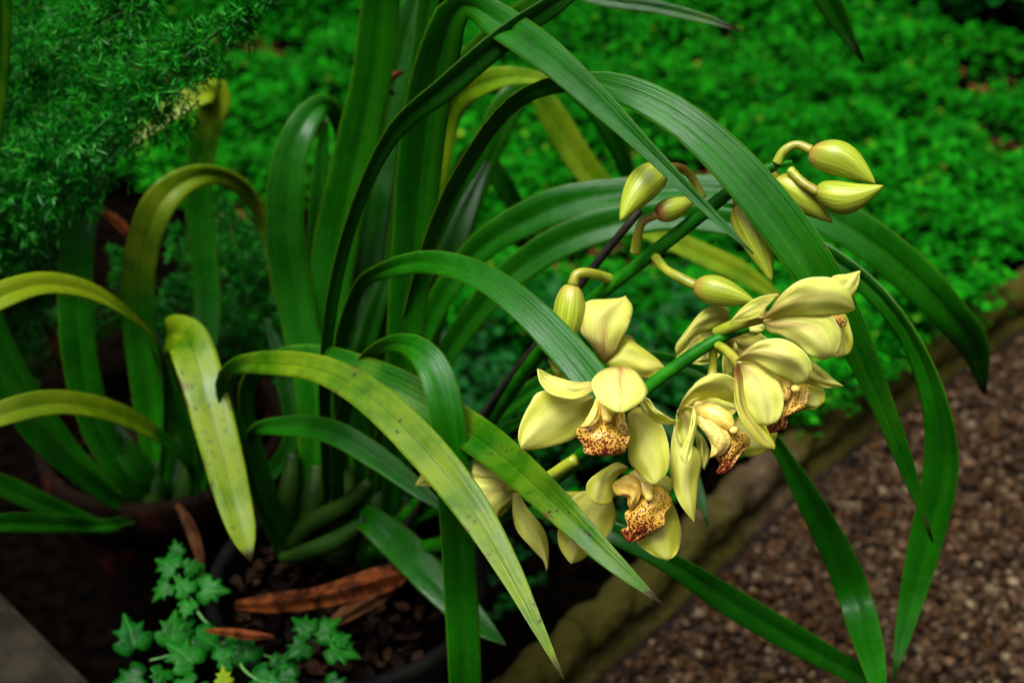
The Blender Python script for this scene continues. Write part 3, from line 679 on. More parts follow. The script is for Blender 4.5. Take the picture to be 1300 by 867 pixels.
bud((843, 211), (787, 281), .876, .862, 42, [(848, 212, .877, 11), (866, 214, .884, 11), (880, 228, .888, 11), (892, 252, .889, 12)], bend=.12, red=.1, redp=.9)['label'] = 'plump bud hanging leftmost on the upper stem'
bud((832, 273), (886, 252), .882, .888, 29, [(834, 273, .882, 11), (817, 281, .884, 11), (810, 297, .886, 12), (806, 321, .893, 13)], bend=0, red=1.0, redp=.9)['label'] = 'reddish bud half hidden behind the stem'
bud((936, 260), (980, 358), .868, .856, 39, [(936, 262, .868, 10), (934, 248, .872, 10), (936, 238, .88, 11)], bend=-.10, red=.35, redp=1)['label'] = 'long bud pointing straight down beside the wide leaf'
bud((1028, 192), (1112, 234), .862, .85, 43, [(1030, 191, .862, 14), (1011, 184, .864, 11), (995, 192, .866, 12), (986, 208, .868, 13)], bend=-.20, red=.55, redp=.5)['label'] = 'topmost bud of the upper stem'
bud((1036, 244), (1122, 236), .858, .842, 41, [(1038, 244, .858, 13), (1019, 232, .861, 12), (1003, 216, .867, 12)], bend=.26, red=.2, redp=.6)['label'] = 'bud curved upward at the end of the upper stem'
bud((984, 226), (1057, 283), .875, .868, 38, [(986, 227, .875, 12), (982, 218, .873, 12)], bend=-.05, red=.25)
bud((881, 362), (960, 384), .872, .858, 37, [(884, 363, .872, 14), (860, 351, .878, 13), (845, 342, .886, 12), (830, 324, .903, 13)], bend=-.04, red=.6, redp=.2)['label'] = 'bud lowest on the upper stem, its tip behind the blooms'
bud((727, 360), (706, 462), .90, .905, 39, [(727, 362, .90, 14), (733, 348, .90, 13), (750, 347, .903, 13), (774, 354, .915, 14)], bend=-.1, red=.35, redp=.4)['label'] = 'bud hanging behind the glossy arching leaf'

def patch(base, tip, Lp, Rp, d, bulge=.004, tilt=0, ripple=0, nu=15, nv=26, crease=0, ruffle=0):
    """petal between two edge curves traced base to tip; d = depth at base, middle, tip (m); bulge towards the viewer"""
    l = spline([base]+Lp+[tip], nv); r_ = spline([base]+Rp+[tip], nv)
    if len(d) == 2: d = (d[0], (d[0]+d[1])/2, d[1])
    V = []; uv = []
    for i in range(nv):
        t = i/(nv-1)
        dd = d[0]*(1-t)*(1-2*t)+d[1]*4*t*(1-t)+d[2]*t*(2*t-1)
        prof = math.sin(math.pi*min(max(t, .0), 1))**.6 if 0 < t < 1 else 0
        for j in range(nu):
            u = j/(nu-1); a = 2*u-1
            x, y = l[i]*(1-u)+r_[i]*u
            z = dd + tilt*a*prof*.5 - .62*bulge*(.55*(1-a*a)+.45*(1-a*a)**2)*prof + .0016*noise.noise(Vector((t*3.1+base[0], a*1.6, base[1])))*prof*2 + .0009*math.sin(t*9+a*2+base[1])*a*a*prof + ripple*math.sin(t*13+a*1.5+base[0])*abs(a)**3*prof
            z += crease*math.exp(-(a/.16)**2)*prof
            if ruffle: z += ruffle*math.sin(u*17+base[1])*max(0, t-.45)**1.2
            V.append(P(x, y, z)); uv.append((u, t))
    return V, grid_faces(nv, nu), uv
class Flower:
    def __init__(s, ped, d, label=None, red=.3):
        V, f, uv = tube_geo(px_rows(ped), 12, 24)
        s.o = link('flower', V, f, M_PED, OC, uv, color=(red, 1.0, 0)); s.d = d
        if label: s.o['label'] = label
    def _add(s, name, mat, col, base, tip, Lp, Rp, dz, thick=.0005, **k):
        V, f, uv = patch(base, tip, Lp, Rp, tuple(s.d+q for q in dz), **k)
        return link(name, V, f, mat, s.o, uv, color=col, thick=thick)
    def petal(s, *a, col=(.5, 1, .2), **k): return s._add('petal', M_PETAL, col, *a, **k)
    def sepal(s, *a, col=(.5, 1, .3), **k): return s._add('sepal', M_PETAL, col, *a, **k)
    def lip(s, *a, col=(1, 1, 0), **k): return s._add('lip', M_LIP, col, *a, **k)
    def lobe(s, *a, col=(.15, 1, .8), **k): return s._add('lip_side_lobe', M_LIP, col, *a, **k)
    def column(s, rows, anther=None, ar=6):
        geos = [tube_geo(px_rows([(x, y, s.d+z, w_) for x, y, z, w_ in rows]), 12, 16)]
        if anther:
            x, y, z = anther; c = P(x, y, s.d+z); r_ = ar*s.d/F; nv, nu = 10, 14; V = []; uv = []
            for i in range(nv):
                for j in range(nu):
                    a, b = math.pi*i/(nv-1), 2*math.pi*j/nu
                    V.append(c+Vector((math.sin(a)*math.cos(b), math.sin(a)*math.sin(b)*.9, math.cos(a)*.85))*r_); uv.append((.5, .1))
            geos.append((V, grid_faces(nv, nu, True), uv))
        V, f, uv = merge(geos); return link('column', V, f, M_ANTHER, s.o, uv)

# -- front flower
f = Flower([(800, 512, .862, 12), (792, 505, .85, 13), (786, 498, .838, 15), (781, 500, .832, 12)], .815, 'largest open flower facing the camera, hooded sepal over its spotted lip')
f.sepal((754, 503), (662, 570), [(690, 496), (672, 514), (660, 540), (658, 558)], [(749, 523), (736, 549), (723, 560), (695, 568), (676, 571)], (.016, .006, .000), bulge=.007, tilt=.006, ripple=.0012, col=(.25, 1, .5))
f.sepal((797, 526), (832, 615), [(797, 545), (797, 566), (799, 586), (811, 600), (824, 612)], [(812, 517), (838, 536), (848, 560), (850, 588), (843, 606)], (.016, .008, .002), bulge=.007, tilt=-.003, ripple=.001, col=(.25, 1, .65))
f.petal((756, 492), (682, 468), [(751, 485), (732, 485), (714, 481), (697, 475), (688, 470)], [(752, 496), (736, 505), (720, 506), (698, 499), (686, 486)], (.004, -.004, -.002), bulge=-.004, tilt=-.012, ripple=.0015, col=(.4, 1.02, .25))
f.petal((815, 504), (861, 535), [(824, 507), (832, 518), (845, 528), (854, 532)], [(813, 515), (821, 530), (834, 537), (849, 539)], (.004, -.001, .002), bulge=-.003, tilt=.008, ripple=.001, col=(.2, 1.02, .35))
f.lip((768, 520), (768, 579), [(756, 530), (742, 539), (732, 546), (734, 557), (741, 566), (742, 575), (755, 577)], [(779, 526), (790, 541), (800, 551), (797, 563), (793, 574), (781, 577)], (.008, -.004, -.001), bulge=.006, ripple=.002, ruffle=.004, nu=31, nv=34, thick=.0008)
f.lobe((759, 500), (735, 543), [(752, 517), (744, 532)], [(763, 518), (759, 533), (748, 543)], (.004, -.009, -.006), bulge=.003, col=(.15, 1, .75))
f.lobe((787, 516), (800, 553), [(781, 527), (785, 544), (794, 554)], [(793, 526), (796, 540)], (.004, -.007, -.003), bulge=.003, col=(.4, .95, .6))
f.column([(775, 500, .004, 22), (773, 514, -.002, 23), (771, 526, -.007, 17), (771, 531, -.009, 10)], (771, 531, -.011), 6.5)
f.sepal((786, 466), (786, 524), [(772, 467), (759, 474), (751, 485), (754, 499), (763, 512), (775, 521)], [(800, 467), (812, 477), (822, 495), (818, 506), (810, 514), (798, 521)], (.002, -.016, -.024), bulge=.008, col=(.75, 1.08, .05), crease=.0006)

# -- lowest flower
f = Flower([(690, 618, .905, 9), (708, 627, .895, 10), (728, 629, .882, 11), (765, 628, .872, 13), (790, 622, .862, 12)], .845, 'lowest flower, in half shade, its ruffled lip turned to the right')
f.sepal((777, 632), (725, 715), [(743, 623), (719, 639), (709, 668), (709, 690), (717, 706)], [(781, 645), (782, 660), (768, 688), (750, 702), (738, 711)], (.018, .020, .020), bulge=.006, tilt=.004, ripple=.0012, col=(.2, .92, .7))
f.sepal((842, 622), (848, 711), [(822, 640), (808, 660), (806, 685), (820, 699), (836, 708)], [(855, 640), (864, 668), (864, 688), (858, 704)], (.018, .010, .006), bulge=.006, col=(.2, .9, .9))
f.sepal((800, 600), (850, 626), [(815, 596), (840, 600), (856, 614)], [(806, 612), (822, 622), (838, 626)], (.018, .010, .006), bulge=.005, col=(.2, .9, .8))
f.petal((797, 592), (757, 639), [(783, 587), (769, 594), (750, 607), (744, 618), (747, 631)], [(794, 598), (784, 604), (778, 616), (777, 635), (766, 640)], (.002, -.006, -.008), bulge=.006, tilt=.004, ripple=.001, col=(.15, .95, .75))
f.lip((826, 618), (798, 688), [(808, 634), (800, 645), (793, 653), (797, 668), (788, 673), (792, 682)], [(838, 618), (850, 628), (853, 640), (844, 652), (843, 667), (823, 679), (808, 686)], (.004, -.004, .002), bulge=.006, ruffle=.004, nu=31, nv=34, ripple=.002, thick=.0008)
f.lobe((781, 612), (801, 648), [(777, 617), (783, 628), (796, 632), (797, 640)], [(796, 603), (810, 608), (814, 622), (810, 636)], (-.002, -.007, -.006), bulge=.005, col=(.12, 1, .3))
f.column([(806, 606, .004, 26), (816, 615, -.002, 25), (822, 625, -.006, 16), (824, 631, -.008, 9)], (824, 631, -.009), 6)

# -- middle right flower
f = Flower([(905, 438, .85, 11), (905, 470, .855, 12), (900, 495, .85, 14), (892, 508, .845, 12)], .83, 'flower seen from its left side, a narrow petal standing before the yellow column')
f.sepal((856, 540), (881, 662), [(852, 564), (851, 599), (859, 631), (872, 652)], [(866, 555), (882, 567), (891, 582), (887, 610), (884, 640)], (.010, .004, .004), bulge=.006, tilt=.004, ripple=.001, col=(.2, 1, .5))
f.sepal((880, 540), (894, 596), [(884, 560), (888, 585)], [(896, 560), (900, 580)], (.018, .014, .012), bulge=.003, col=(.2, .95, .5))
f.sepal((930, 535), (984, 560), [(935, 565), (945, 579), (962, 578), (976, 570)], [(950, 522), (975, 535), (986, 548)], (.016, .012, .010), bulge=.004, col=(.2, .95, .8))
f.petal((860, 520), (872, 570), [(858, 535), (860, 553), (866, 566)], [(872, 515), (884, 522), (885, 540), (880, 560)], (.000, .002, .002), bulge=-.005, col=(.5, .95, .5))
f.petal((880, 515), (869, 588), [(875, 545), (866, 570), (864, 580)], [(885, 527), (881, 556), (876, 582)], (-.008, -.012, -.013), bulge=.002, col=(.1, 1.05, .15))
f.lip((918, 548), (911, 601), [(914, 562), (909, 578), (914, 590), (910, 597)], [(934, 548), (946, 551), (952, 562), (941, 576), (930, 592), (919, 600)], (.004, -.002, .001), bulge=.006, ruffle=.004, nu=31, nv=34, ripple=.002, col=(1, .9, 0), thick=.0008)
f.lobe((886, 520), (901, 581), [(882, 533), (895, 550), (903, 566)], [(905, 524), (922, 545), (928, 562), (917, 577)], (.002, -.007, -.007), bulge=.006, col=(.22, 1, .95))
f.sepal((862, 524), (936, 520), [(880, 506), (906, 500), (926, 506)], [(880, 530), (908, 534), (928, 528)], (.010, .010, .008), bulge=-.006, col=(.9, .95, .75))
f.column([(884, 518, .002, 18), (902, 524, -.004, 26), (920, 534, -.006, 24), (930, 543, -.008, 11)], (932, 546, -.009), 6)
f.sepal((858, 528), (934, 512), [(869, 504), (887, 483), (909, 474), (930, 479), (938, 494)], [(870, 514), (884, 504), (906, 504), (922, 509)], (.002, -.012, .000), bulge=.006, tilt=.012, col=(.45, 1.08, .1))

# -- right flower under the top one
f = Flower([(908, 437, .848, 11), (918, 442, .838, 12), (927, 450, .83, 13), (936, 460, .822, 14), (942, 470, .82, 12)], .81, 'flower with its hood and white petal turned to the right, maroon lip below')
f.sepal((1013, 498), (1036, 519), [(1005, 510), (1016, 520)], [(1024, 488), (1044, 492), (1047, 508)], (.016, .012, .010), bulge=.004, col=(.2, .92, .9))
f.petal((1016, 466), (1070, 490), [(1030, 460), (1042, 467), (1057, 480)], [(1022, 484), (1036, 490), (1052, 493)], (.006, .004, .002), bulge=.005, tilt=.004, col=(.2, .98, .6))
f.lip((1004, 488), (978, 550), [(996, 506), (988, 527), (974, 538)], [(1022, 488), (1027, 500), (1020, 519), (1000, 528), (998, 542)], (.008, .002, .004), bulge=.005, ruffle=.004, nu=31, nv=34, ripple=.002, col=(1, .85, 0), thick=.0008)
f.column([(982, 474, .006, 20), (994, 482, .000, 20), (1004, 490, -.004, 12)], (1010, 493, -.006), 6)
f.lobe((984, 478), (1001, 510), [(986, 492), (994, 508)], [(1000, 484), (1004, 498)], (.004, -.002, -.002), bulge=.004, col=(.25, 1, .5))
f.sepal((936, 459), (983, 570), [(932, 476), (933, 511), (944, 538), (966, 564)], [(943, 480), (950, 514), (968, 541), (983, 562)], (-.006, -.010, -.004), bulge=.004, tilt=.010, col=(1.0, .95, .85))
f.petal((937, 461), (974, 540), [(935, 482), (946, 514), (960, 536)], [(957, 460), (978, 471), (992, 492), (995, 514), (988, 533)], (.000, -.008, -.008), bulge=.006, tilt=-.004, col=(.5, 1.05, .05))
f.sepal((934, 458), (1024, 485), [(948, 443), (968, 432), (992, 430), (1012, 439), (1026, 453), (1031, 468)], [(944, 458), (958, 460), (970, 467), (986, 477), (1001, 483), (1013, 488)], (-.004, -.014, -.010), bulge=.007, tilt=.010, col=(.55, 1.06, .1))

# -- top right flower
f = Flower([(908, 422, .85, 12), (922, 417, .842, 15), (945, 409, .832, 16), (968, 403, .82, 16), (982, 402, .812, 10)], .80, 'topmost open flower, two pale petals pressed together like a beak')
f.sepal((1046, 372), (1092, 344), [(1056, 352), (1074, 348)], [(1070, 385), (1082, 377), (1090, 360)], (.016, .008, .008), bulge=.003, col=(.2, .95, .4))
f.sepal((1056, 400), (1070, 452), [(1052, 425), (1058, 452)], [(1072, 398), (1080, 418), (1083, 436), (1079, 447)], (.014, .012, .012), bulge=.004, col=(.2, .9, .9))
f.lip((1050, 398), (1064, 415), [(1048, 408), (1055, 414)], [(1062, 399), (1074, 406), (1072, 414)], (.010, .004, .004), bulge=.003, ruffle=.003, col=(.7, .8, 0))
f.sepal((970, 404), (926, 410), [(975, 385), (990, 373), (964, 377), (942, 391)], [(960, 404), (945, 408)], (.010, .016, .020), bulge=.004, col=(.6, .85, .6))
f.petal((969, 407), (1047, 457), [(976, 421), (990, 425), (1010, 437), (1026, 450)], [(990, 400), (1020, 398), (1052, 399), (1064, 413), (1069, 427), (1064, 447)], (.000, -.008, -.004), bulge=.007, tilt=-.004, ripple=.001, col=(.55, 1.05, .05))
f.sepal((969, 405), (1085, 393), [(978, 393), (992, 374), (1012, 358), (1032, 352), (1056, 353), (1071, 364), (1081, 378)], [(990, 403), (1020, 402), (1050, 401), (1072, 398)], (-.004, -.016, -.008), bulge=.009, tilt=.010, col=(.6, 1.05, .12))

# -- flower facing away behind the stem tip
f = Flower([(914, 432, .848, 8), (922, 432, .856, 10), (930, 434, .866, 12)], .868, 'flower turned away behind the stem end, showing brownish bases', red=.8)
f.petal((926, 430), (972, 418), [(936, 414), (950, 407), (966, 409)], [(940, 427), (958, 426)], (.000, -.008, -.006), bulge=.003, col=(.5, .98, .05))
f.sepal((922, 428), (985, 440), [(936, 426), (960, 421)], [(930, 455), (950, 466), (975, 456)], (.004, .004, .006), bulge=-.005, col=(1.0, .85, .8))
f.sepal((921, 440), (925, 484), [(917, 456), (918, 474)], [(934, 452), (934, 474)], (.006, .008, .010), bulge=.003, col=(.8, .85, .8))
f.sepal((924, 425), (936, 456), [(921, 438), (926, 450)], [(932, 432), (938, 446)], (-.006, -.006, -.004), bulge=.004, col=(1.0, .9, .2))

# -- flower behind the stem, two petals showing
f = Flower([(884, 448, .858, 8), (888, 440, .87, 10), (893, 434, .88, 12)], .885, 'flower mostly hidden behind the green stem, two curled petals showing')
f.petal((926, 404), (858, 448), [(924, 392), (908, 388), (890, 396), (867, 425), (858, 438)], [(914, 416), (886, 425), (868, 443), (861, 451)], (.006, -.004, .004), bulge=.006, tilt=.006, col=(.25, .95, .5))
f.petal((908, 420), (858, 454), [(886, 426), (868, 445)], [(902, 432), (878, 446)], (.008, .002, .004), bulge=.002, col=(.6, 1.0, .0))
f.sepal((914, 450), (876, 461), [(904, 446), (890, 452)], [(908, 458), (894, 463)], (.004, .0, .002), bulge=.002, col=(.1, 1.05, .0))

# -- flower up behind the front one
f = Flower([(758, 400, .925, 9), (765, 425, .925, 11), (764, 448, .922, 12)], .905, 'flower behind the glossy leaf, one broad upright petal with a twisted tip')
f.sepal((737, 470), (696, 456), [(724, 448), (710, 462), (702, 461)], [(744, 484), (726, 485), (706, 478)], (.004, .004, .006), bulge=.004, col=(.5, .85, 1.0))
f.lip((742, 462), (730, 486), [(728, 466), (724, 480)], [(752, 472), (746, 486)], (-.004, -.008, -.006), bulge=.004, col=(1, .55, .0))
f.sepal((790, 445), (812, 442), [(788, 430), (800, 426)], [(800, 450), (808, 450)], (.014, .014, .016), bulge=.003, col=(1, .7, .9))
f.petal((766, 459), (845, 467), [(786, 434), (797, 430), (813, 440), (832, 454)], [(780, 468), (804, 476), (819, 481), (833, 477)], (.004, -.002, .004), bulge=.006, tilt=-.004, col=(.15, .95, .8))
f.petal((767, 462), (794, 376), [(750, 438), (736, 419), (735, 394), (747, 382), (768, 380), (785, 379)], [(781, 447), (791, 429), (800, 408), (803, 390)], (.002, -.006, .006), bulge=.008, tilt=-.004, col=(.75, 1.0, .2))

# -- flower hidden between the front leaves
f = Flower([(731, 583, .884, 15), (717, 592, .889, 15), (692, 607, .90, 13), (664, 618, .92, 12), (645, 620, .935, 11)], .945, 'drooping flower between the front leaves, cupped and half hidden', red=0)
f.petal((648, 618), (597, 600), [(622, 594), (604, 584)], [(638, 613), (610, 612)], (.000, -.004, .000), bulge=.003, col=(.2, 1, .4))
f.petal((656, 622), (527, 616), [(620, 600), (560, 600), (536, 602)], [(620, 640), (560, 620), (540, 617)], (.006, .014, .018), bulge=.004, col=(.2, .9, 1.0))
f.sepal((646, 630), (630, 658), [(630, 640), (626, 652)], [(650, 636), (642, 650)], (.004, .004, .006), bulge=.002, col=(.2, .85, .9))
f.petal((648, 622), (629, 667), [(636, 610), (612, 607), (595, 610), (606, 637), (618, 656)], [(650, 632), (644, 639), (632, 652)], (.000, -.012, -.014), bulge=.007, tilt=.004, col=(.5, 1.0, .15))
f.sepal((652, 622), (694, 725), [(650, 633), (655, 670), (675, 695), (690, 711)], [(658, 626), (668, 643), (687, 667), (695, 686), (696, 713)], (.000, -.004, -.002), bulge=.004, tilt=.006, ripple=.001, col=(.2, 1.0, .5))

# ------------------------------------------------------------------ stake
tag(tube('plant_stake', px_rows([(470, 735, 1.22, 9), (610, 530, 1.06, 10), (692, 425, .985, 11), (745, 350, .945, 11), (812, 268, .905, 10)]), M_STICK, None), 'thin dark stick slanting up behind the flower stems', 'stake')

# ------------------------------------------------------------------ dry leaves
def dry(rows, label, mat=M_DRY, fold=-1.3):
    V, f, uv = ribbon(rows, n=30, fold=fold)
    return tag(link('dry_leaf', V, f, mat, None, uv, thick=.001), label, 'dead leaf')
dry([(298, 768, 1.16, 12), (350, 764, 1.15, 26), (400, 758, 1.14, 28), (450, 745, 1.13, 34), (500, 730, 1.12, 32), (522, 722, 1.12, 8)], 'curled orange-brown dead leaf across the pot of the flowering orchid')
dry([(405, 802, 1.14, 6), (440, 778, 1.13, 22), (480, 755, 1.13, 22), (510, 735, 1.13, 10)], 'smaller reddish dead leaf tucked under the curled orange one', M_DRY2)
dry([(128, 266, 1.3, 8), (150, 282, 1.3, 14), (166, 305, 1.3, 12), (172, 330, 1.31, 6)], 'reddish dead leaf stub between two upright leaves of the left orchid')
dry([(50, 465, 1.34, 6), (70, 440, 1.34, 12), (58, 410, 1.35, 10), (48, 395, 1.36, 4)], 'thin curled tan dead leaf beside the left pot', M_DRY2)
dry([(308, 690, 1.2, 8), (318, 640, 1.19, 20), (330, 590, 1.18, 22), (322, 560, 1.18, 8)], 'tan papery dead sheath standing beside the green leaf bases', M_DRY2)
dry([(225, 640, 1.25, 6), (240, 665, 1.24, 14), (252, 700, 1.23, 12), (258, 730, 1.23, 4)], 'brown dead leaf hanging behind the spotted leaf tip', M_DRY2)
dry([(500, 120, 1.15, 5), (490, 108, 1.14, 9), (502, 95, 1.14, 9), (512, 92, 1.15, 3)], 'tiny orange withered leaf scrap caught beside the pale upright leaf', M_DRY)

dry([(262, 800, 1.09, 5), (290, 802, 1.085, 11), (320, 806, 1.08, 12), (348, 808, 1.08, 4)], 'short bright red-brown dead leaf lying among the ivy')
# ------------------------------------------------------------------ asparagus ferns
M_NEEDLE = island_mat('fern_needle', [(.001, .045, .0015), (.002, .085, .003), (.006, .16, .006), (.001, .06, .002), (.035, .25, .014)], .4, .10, .15)
def frond(root, rows, R, dens, needle=.0105, seed=0):
    """rows (px,py,depth): plume axis; R plume radius (m)"""
    rg = np.random.default_rng(seed); s = spline([tuple(P(*q)) for q in rows], 80)
    Lg = np.linalg.norm(np.diff(s, axis=0), axis=1).sum()
    N = []; A = []
    nb = int(dens*Lg)
    for k in range(nb):
        t = rg.random(); i = min(int(t*79), 78); p = s[i]+(s[i+1]-s[i])*rg.random(); ax = s[i+1]-s[i]; ax /= np.linalg.norm(ax)
        d = rg.normal(size=3); d -= ax*(d@ax); d /= np.linalg.norm(d); d = d*.85+ax*.55; d[2] += .15; d /= np.linalg.norm(d)
        prof = min(1, (1-t)*3.0+.12)*min(1, t*4+.35); ln = R*prof*rg.uniform(.6, 1.1)
        nt_ = max(2, int(ln/.0095))
        for q in range(nt_):
            f_ = (q+1)/nt_; c = p+d*ln*f_; c[2] -= .25*ln*f_*f_
            m = 10
            for z in range(m):
                nd = rg.normal(size=3); nd -= d*(nd@d)*.9; nd /= np.linalg.norm(nd); nd = nd*.85+d*.5; nd /= np.linalg.norm(nd)
                N.append((c, nd, needle*rg.uniform(.6, 1.1)))
    c = np.array([q[0] for q in N]); d = np.array([q[1] for q in N]); l = np.array([q[2] for q in N])[:, None]
    n = len(c); w_ = np.cross(d, rg.normal(size=(n, 3))); w_ /= np.linalg.norm(w_, axis=1, keepdims=True); w_ *= .00062
    nn = np.cross(d, w_); nn /= np.linalg.norm(nn, axis=1, keepdims=True)
    V = np.stack([c-w_*.5, c+w_*.5, c+d*l*.55+w_+nn*l*.015, c+d*l*.55-w_+nn*l*.015, c+d*l], 1)
    off = np.array(root.location)
    q = np.arange(n)[:, None]*5
    tri = np.concatenate([q+np.array([[0, 1, 2]]), q+np.array([[0, 2, 3]]), q+np.array([[3, 2, 4]])], 0)
    o = link_np('frond', V.reshape(-1, 3)-off, tri, M_NEEDLE, root)
    wr = [(*r_, .0013) for r_ in s[::4]]
    V, f, uv = tube_geo(wr, 6, 24); link('stem', V, f, M_FSTEM, o, uv)
    return o
fr = empty('asparagus_fern', G(40, 330, .0), 'feathery dark green asparagus fern filling the upper left corner', 'fern')
frond(fr, [(-60, 420, 1.34), (-20, 300, 1.2), (60, 215, 1.12), (140, 150, 1.07), (220, 85, 1.03), (290, 30, 1.0), (345, -15, .98)], .050, 1050, seed=1)
frond(fr, [(-80, 400, 1.36), (-60, 220, 1.22), (0, 120, 1.14), (70, 65, 1.1), (150, 20, 1.06), (230, -40, 1.03)], .050, 1050, seed=2)
frond(fr, [(-70, 430, 1.4), (-40, 340, 1.3), (20, 270, 1.24), (70, 232, 1.2), (120, 195, 1.17), (165, 160, 1.15)], .042, 950, seed=3)
frond(fr, [(-90, 420, 1.4), (-90, 200, 1.26), (-40, 60, 1.2), (20, -10, 1.16), (90, -60, 1.12)], .050, 800, seed=4)
frond(fr, [(-60, 460, 1.42), (-30, 400, 1.36), (20, 345, 1.33), (60, 318, 1.31), (95, 300, 1.3)], .036, 750, seed=5)
frond(fr, [(-80, 520, 1.4), (-40, 480, 1.36), (10, 440, 1.33), (40, 400, 1.32), (60, 370, 1.32)], .034, 650, seed=6)
fr2 = empty('asparagus_fern', G(310, 420, .0), 'smaller asparagus fern in deep shade between the two orchids', 'fern')
frond(fr2, [(330, 520, 1.5), (300, 440, 1.44), (262, 390, 1.4), (235, 366, 1.38), (205, 362, 1.37)], .026, 800, seed=7)
frond(fr2, [(330, 540, 1.52), (322, 420, 1.46), (305, 330, 1.44), (285, 270, 1.43), (270, 240, 1.43)], .034, 750, seed=8)
frond(fr2, [(330, 540, 1.52), (340, 440, 1.48), (338, 390, 1.46), (330, 350, 1.45)], .030, 700, seed=9)
frond(fr2, [(330, 540, 1.52), (290, 470, 1.47), (250, 440, 1.44), (215, 430, 1.43)], .028, 600, seed=10)

frond(fr2, [(330, 540, 1.52), (250, 480, 1.46), (200, 400, 1.42), (160, 345, 1.42), (140, 320, 1.42)], .034, 700, seed=11)
frond(fr2, [(330, 540, 1.52), (300, 430, 1.5), (240, 330, 1.47), (225, 290, 1.46)], .036, 700, seed=12)
frond(fr2, [(330, 540, 1.52), (345, 420, 1.5), (300, 290, 1.5), (250, 262, 1.5)], .036, 700, seed=13)
frond(fr, [(-80, 520, 1.42), (0, 470, 1.42), (60, 430, 1.42), (120, 400, 1.42), (160, 395, 1.42)], .036, 650, seed=14)
# ------------------------------------------------------------------ ivy
iv0 = P(300, 800, 1.12)
IV = empty('ivy_plant', (iv0.x, iv0.y, iv0.z), 'small glossy ivy trailing over the pot rim at the bottom', 'ivy')
OUT = [(0, 0), (-.20, -.16), (-.46, .02), (-.52, .26), (-.30, .34), (-.42, .62), (-.20, .60), (0, 1.0), (.20, .60), (.42, .62), (.30, .34), (.52, .26), (.46, .02), (.20, -.16)]
def ivy_leaf(px, py, d, size, rot, pale=0, yel=0, g=1.0):
    c = P(px, py, d); nm = ((CAM-c).normalized()*.55+Vector((0, 0, 1))*.6+Vector((random.uniform(-.35, .35), random.uniform(-.35, .35), 0))).normalized()
    a = (RT-nm*RT.dot(nm)).normalized(); b = nm.cross(a); sz = size*d/F; r = math.radians(rot)
    rings = []; V = []; uv = []; n = len(OUT)
    op = spline(OUT+[OUT[0]], 43)[:-1]; n = len(op)
    for k in (1.0, .6, .25):
        for x, y in op:
            X, Y = x*k, (y-.25)*k+.25
            z = .10*abs(X)-.18*(X*X+(Y-.3)**2)+.02*math.sin(9*X+5*Y)
            xr, yr = X*math.cos(r)-Y*math.sin(r), X*math.sin(r)+Y*math.cos(r)
            V.append(c+(a*xr+b*yr+nm*z)*sz); uv.append((X+.5, Y))
    f = grid_faces(3, n, True); V.append(c+(a*(-.25*math.sin(r))+b*(.25*math.cos(r)))*sz); uv.append((.5, .25))
    f += [(2*n+j, 2*n+(j+1) % n, 3*n) for j in range(n)]
    link('leaf', V, f, M_IVY, IV, uv, color=(pale, g, yel), thick=.0005)
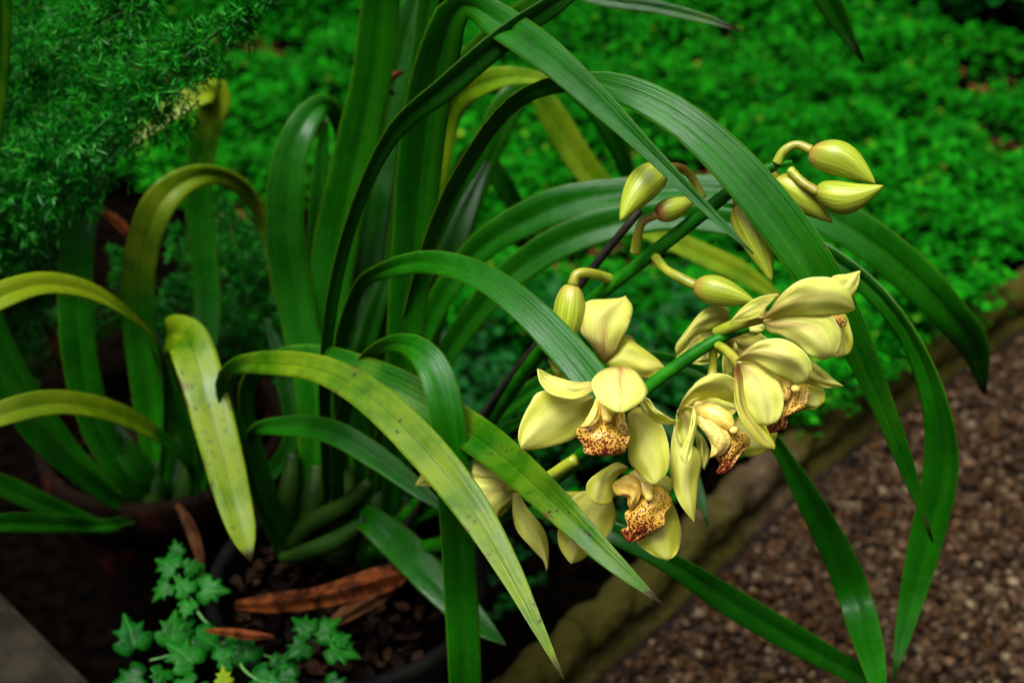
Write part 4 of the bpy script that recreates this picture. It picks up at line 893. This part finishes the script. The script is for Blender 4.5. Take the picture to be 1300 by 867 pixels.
for q in [(222, 722, 1.15, 44, 70, .25), (214, 742, 1.14, 36, 150, .3), (236, 722, 1.145, 34, -60, .2), (240, 752, 1.13, 40, 40, .3), (256, 748, 1.13, 38, -80, .3), (240, 764, 1.125, 36, 175, .35),
          (225, 705, 1.17, 26, 20, .1), (248, 735, 1.15, 28, -30, .15),
          (172, 822, 1.10, 58, 30, .0), (225, 790, 1.12, 46, -150, .0), (218, 815, 1.10, 44, 10, .35), (250, 806, 1.11, 50, -100, .05), (246, 842, 1.09, 52, 60, .3), (278, 838, 1.09, 46, -70, .1), (208, 850, 1.08, 42, 160, .15),
          (232, 862, 1.07, 44, -150, .2), (315, 838, 1.09, 56, 30, .0), (322, 862, 1.07, 58, -100, .0), (352, 850, 1.09, 46, -70, .0), (300, 822, 1.10, 40, 120, .05),
          (395, 802, 1.10, 46, 60, .15), (402, 806, 1.10, 50, -35, .2), (420, 822, 1.09, 42, -110, .25), (428, 815, 1.09, 34, -60, .2), (388, 818, 1.095, 40, 130, .1),
          (375, 862, 1.07, 52, 100, .0), (415, 870, 1.06, 50, -90, .0), (180, 860, 1.09, 46, 100, 0), (270, 872, 1.06, 50, -170, .05), (345, 885, 1.05, 50, 180, 0)]:
    q = (q[0], q[1], q[2], q[3]*random.uniform(.72, 1.0), q[4]+random.uniform(-15, 15), q[5]*.6); ivy_leaf(*q, g=random.uniform(.7, 1.05))
ivy_leaf(285, 868, 1.055, 24, 10, .35, .45)
for rows in [[(300, 812, 1.13, 4), (262, 790, 1.12, 4), (240, 756, 1.135, 4), (226, 728, 1.155, 3)], [(300, 812, 1.13, 4), (240, 826, 1.1, 4), (190, 838, 1.1, 3)], [(300, 812, 1.13, 4), (350, 835, 1.1, 4), (400, 812, 1.105, 3)], [(300, 812, 1.13, 4), (310, 850, 1.08, 4), (360, 880, 1.06, 3)]]:
    tube('stem', px_rows(rows), M_FSTEM, IV, nu=6)

# ------------------------------------------------------------------ dark shrub in the far corner
def shrub(px, py, label, n, rad, seed):
    g = G(px, py, 0); rg = np.random.default_rng(seed)
    root = empty('shrub', (g.x, g.y, 0), label, 'shrub')
    th = rg.uniform(0, 6.28, n); ph = rg.uniform(0, 1, n); rr = rad*rg.uniform(.35, 1, n)
    pts = np.stack([rr*np.cos(th), rr*np.sin(th), .04+rad*1.2*ph*(1-.4*(rr/rad)**2)], 1)
    o = clump_mesh('foliage', pts, rg.uniform(.02, .036, n), M_WEED, 4, .7); o.parent = root
    for k in range(5):
        a = k*1.3; tube('stem', [(g.x, g.y, 0, .005), (g.x+rad*.4*math.cos(a), g.y+rad*.4*math.sin(a), rad*.6, .004), (g.x+rad*.8*math.cos(a), g.y+rad*.8*math.sin(a), rad*1.1, .002)], M_FSTEM, root, nu=6, n=10)
shrub(1250, 8, 'dark leafy shrub at the top right corner of the bed', 260, .20, 3)
shrub(1010, -60, 'dark leafy shrub at the back edge of the green carpet', 240, .18, 4)
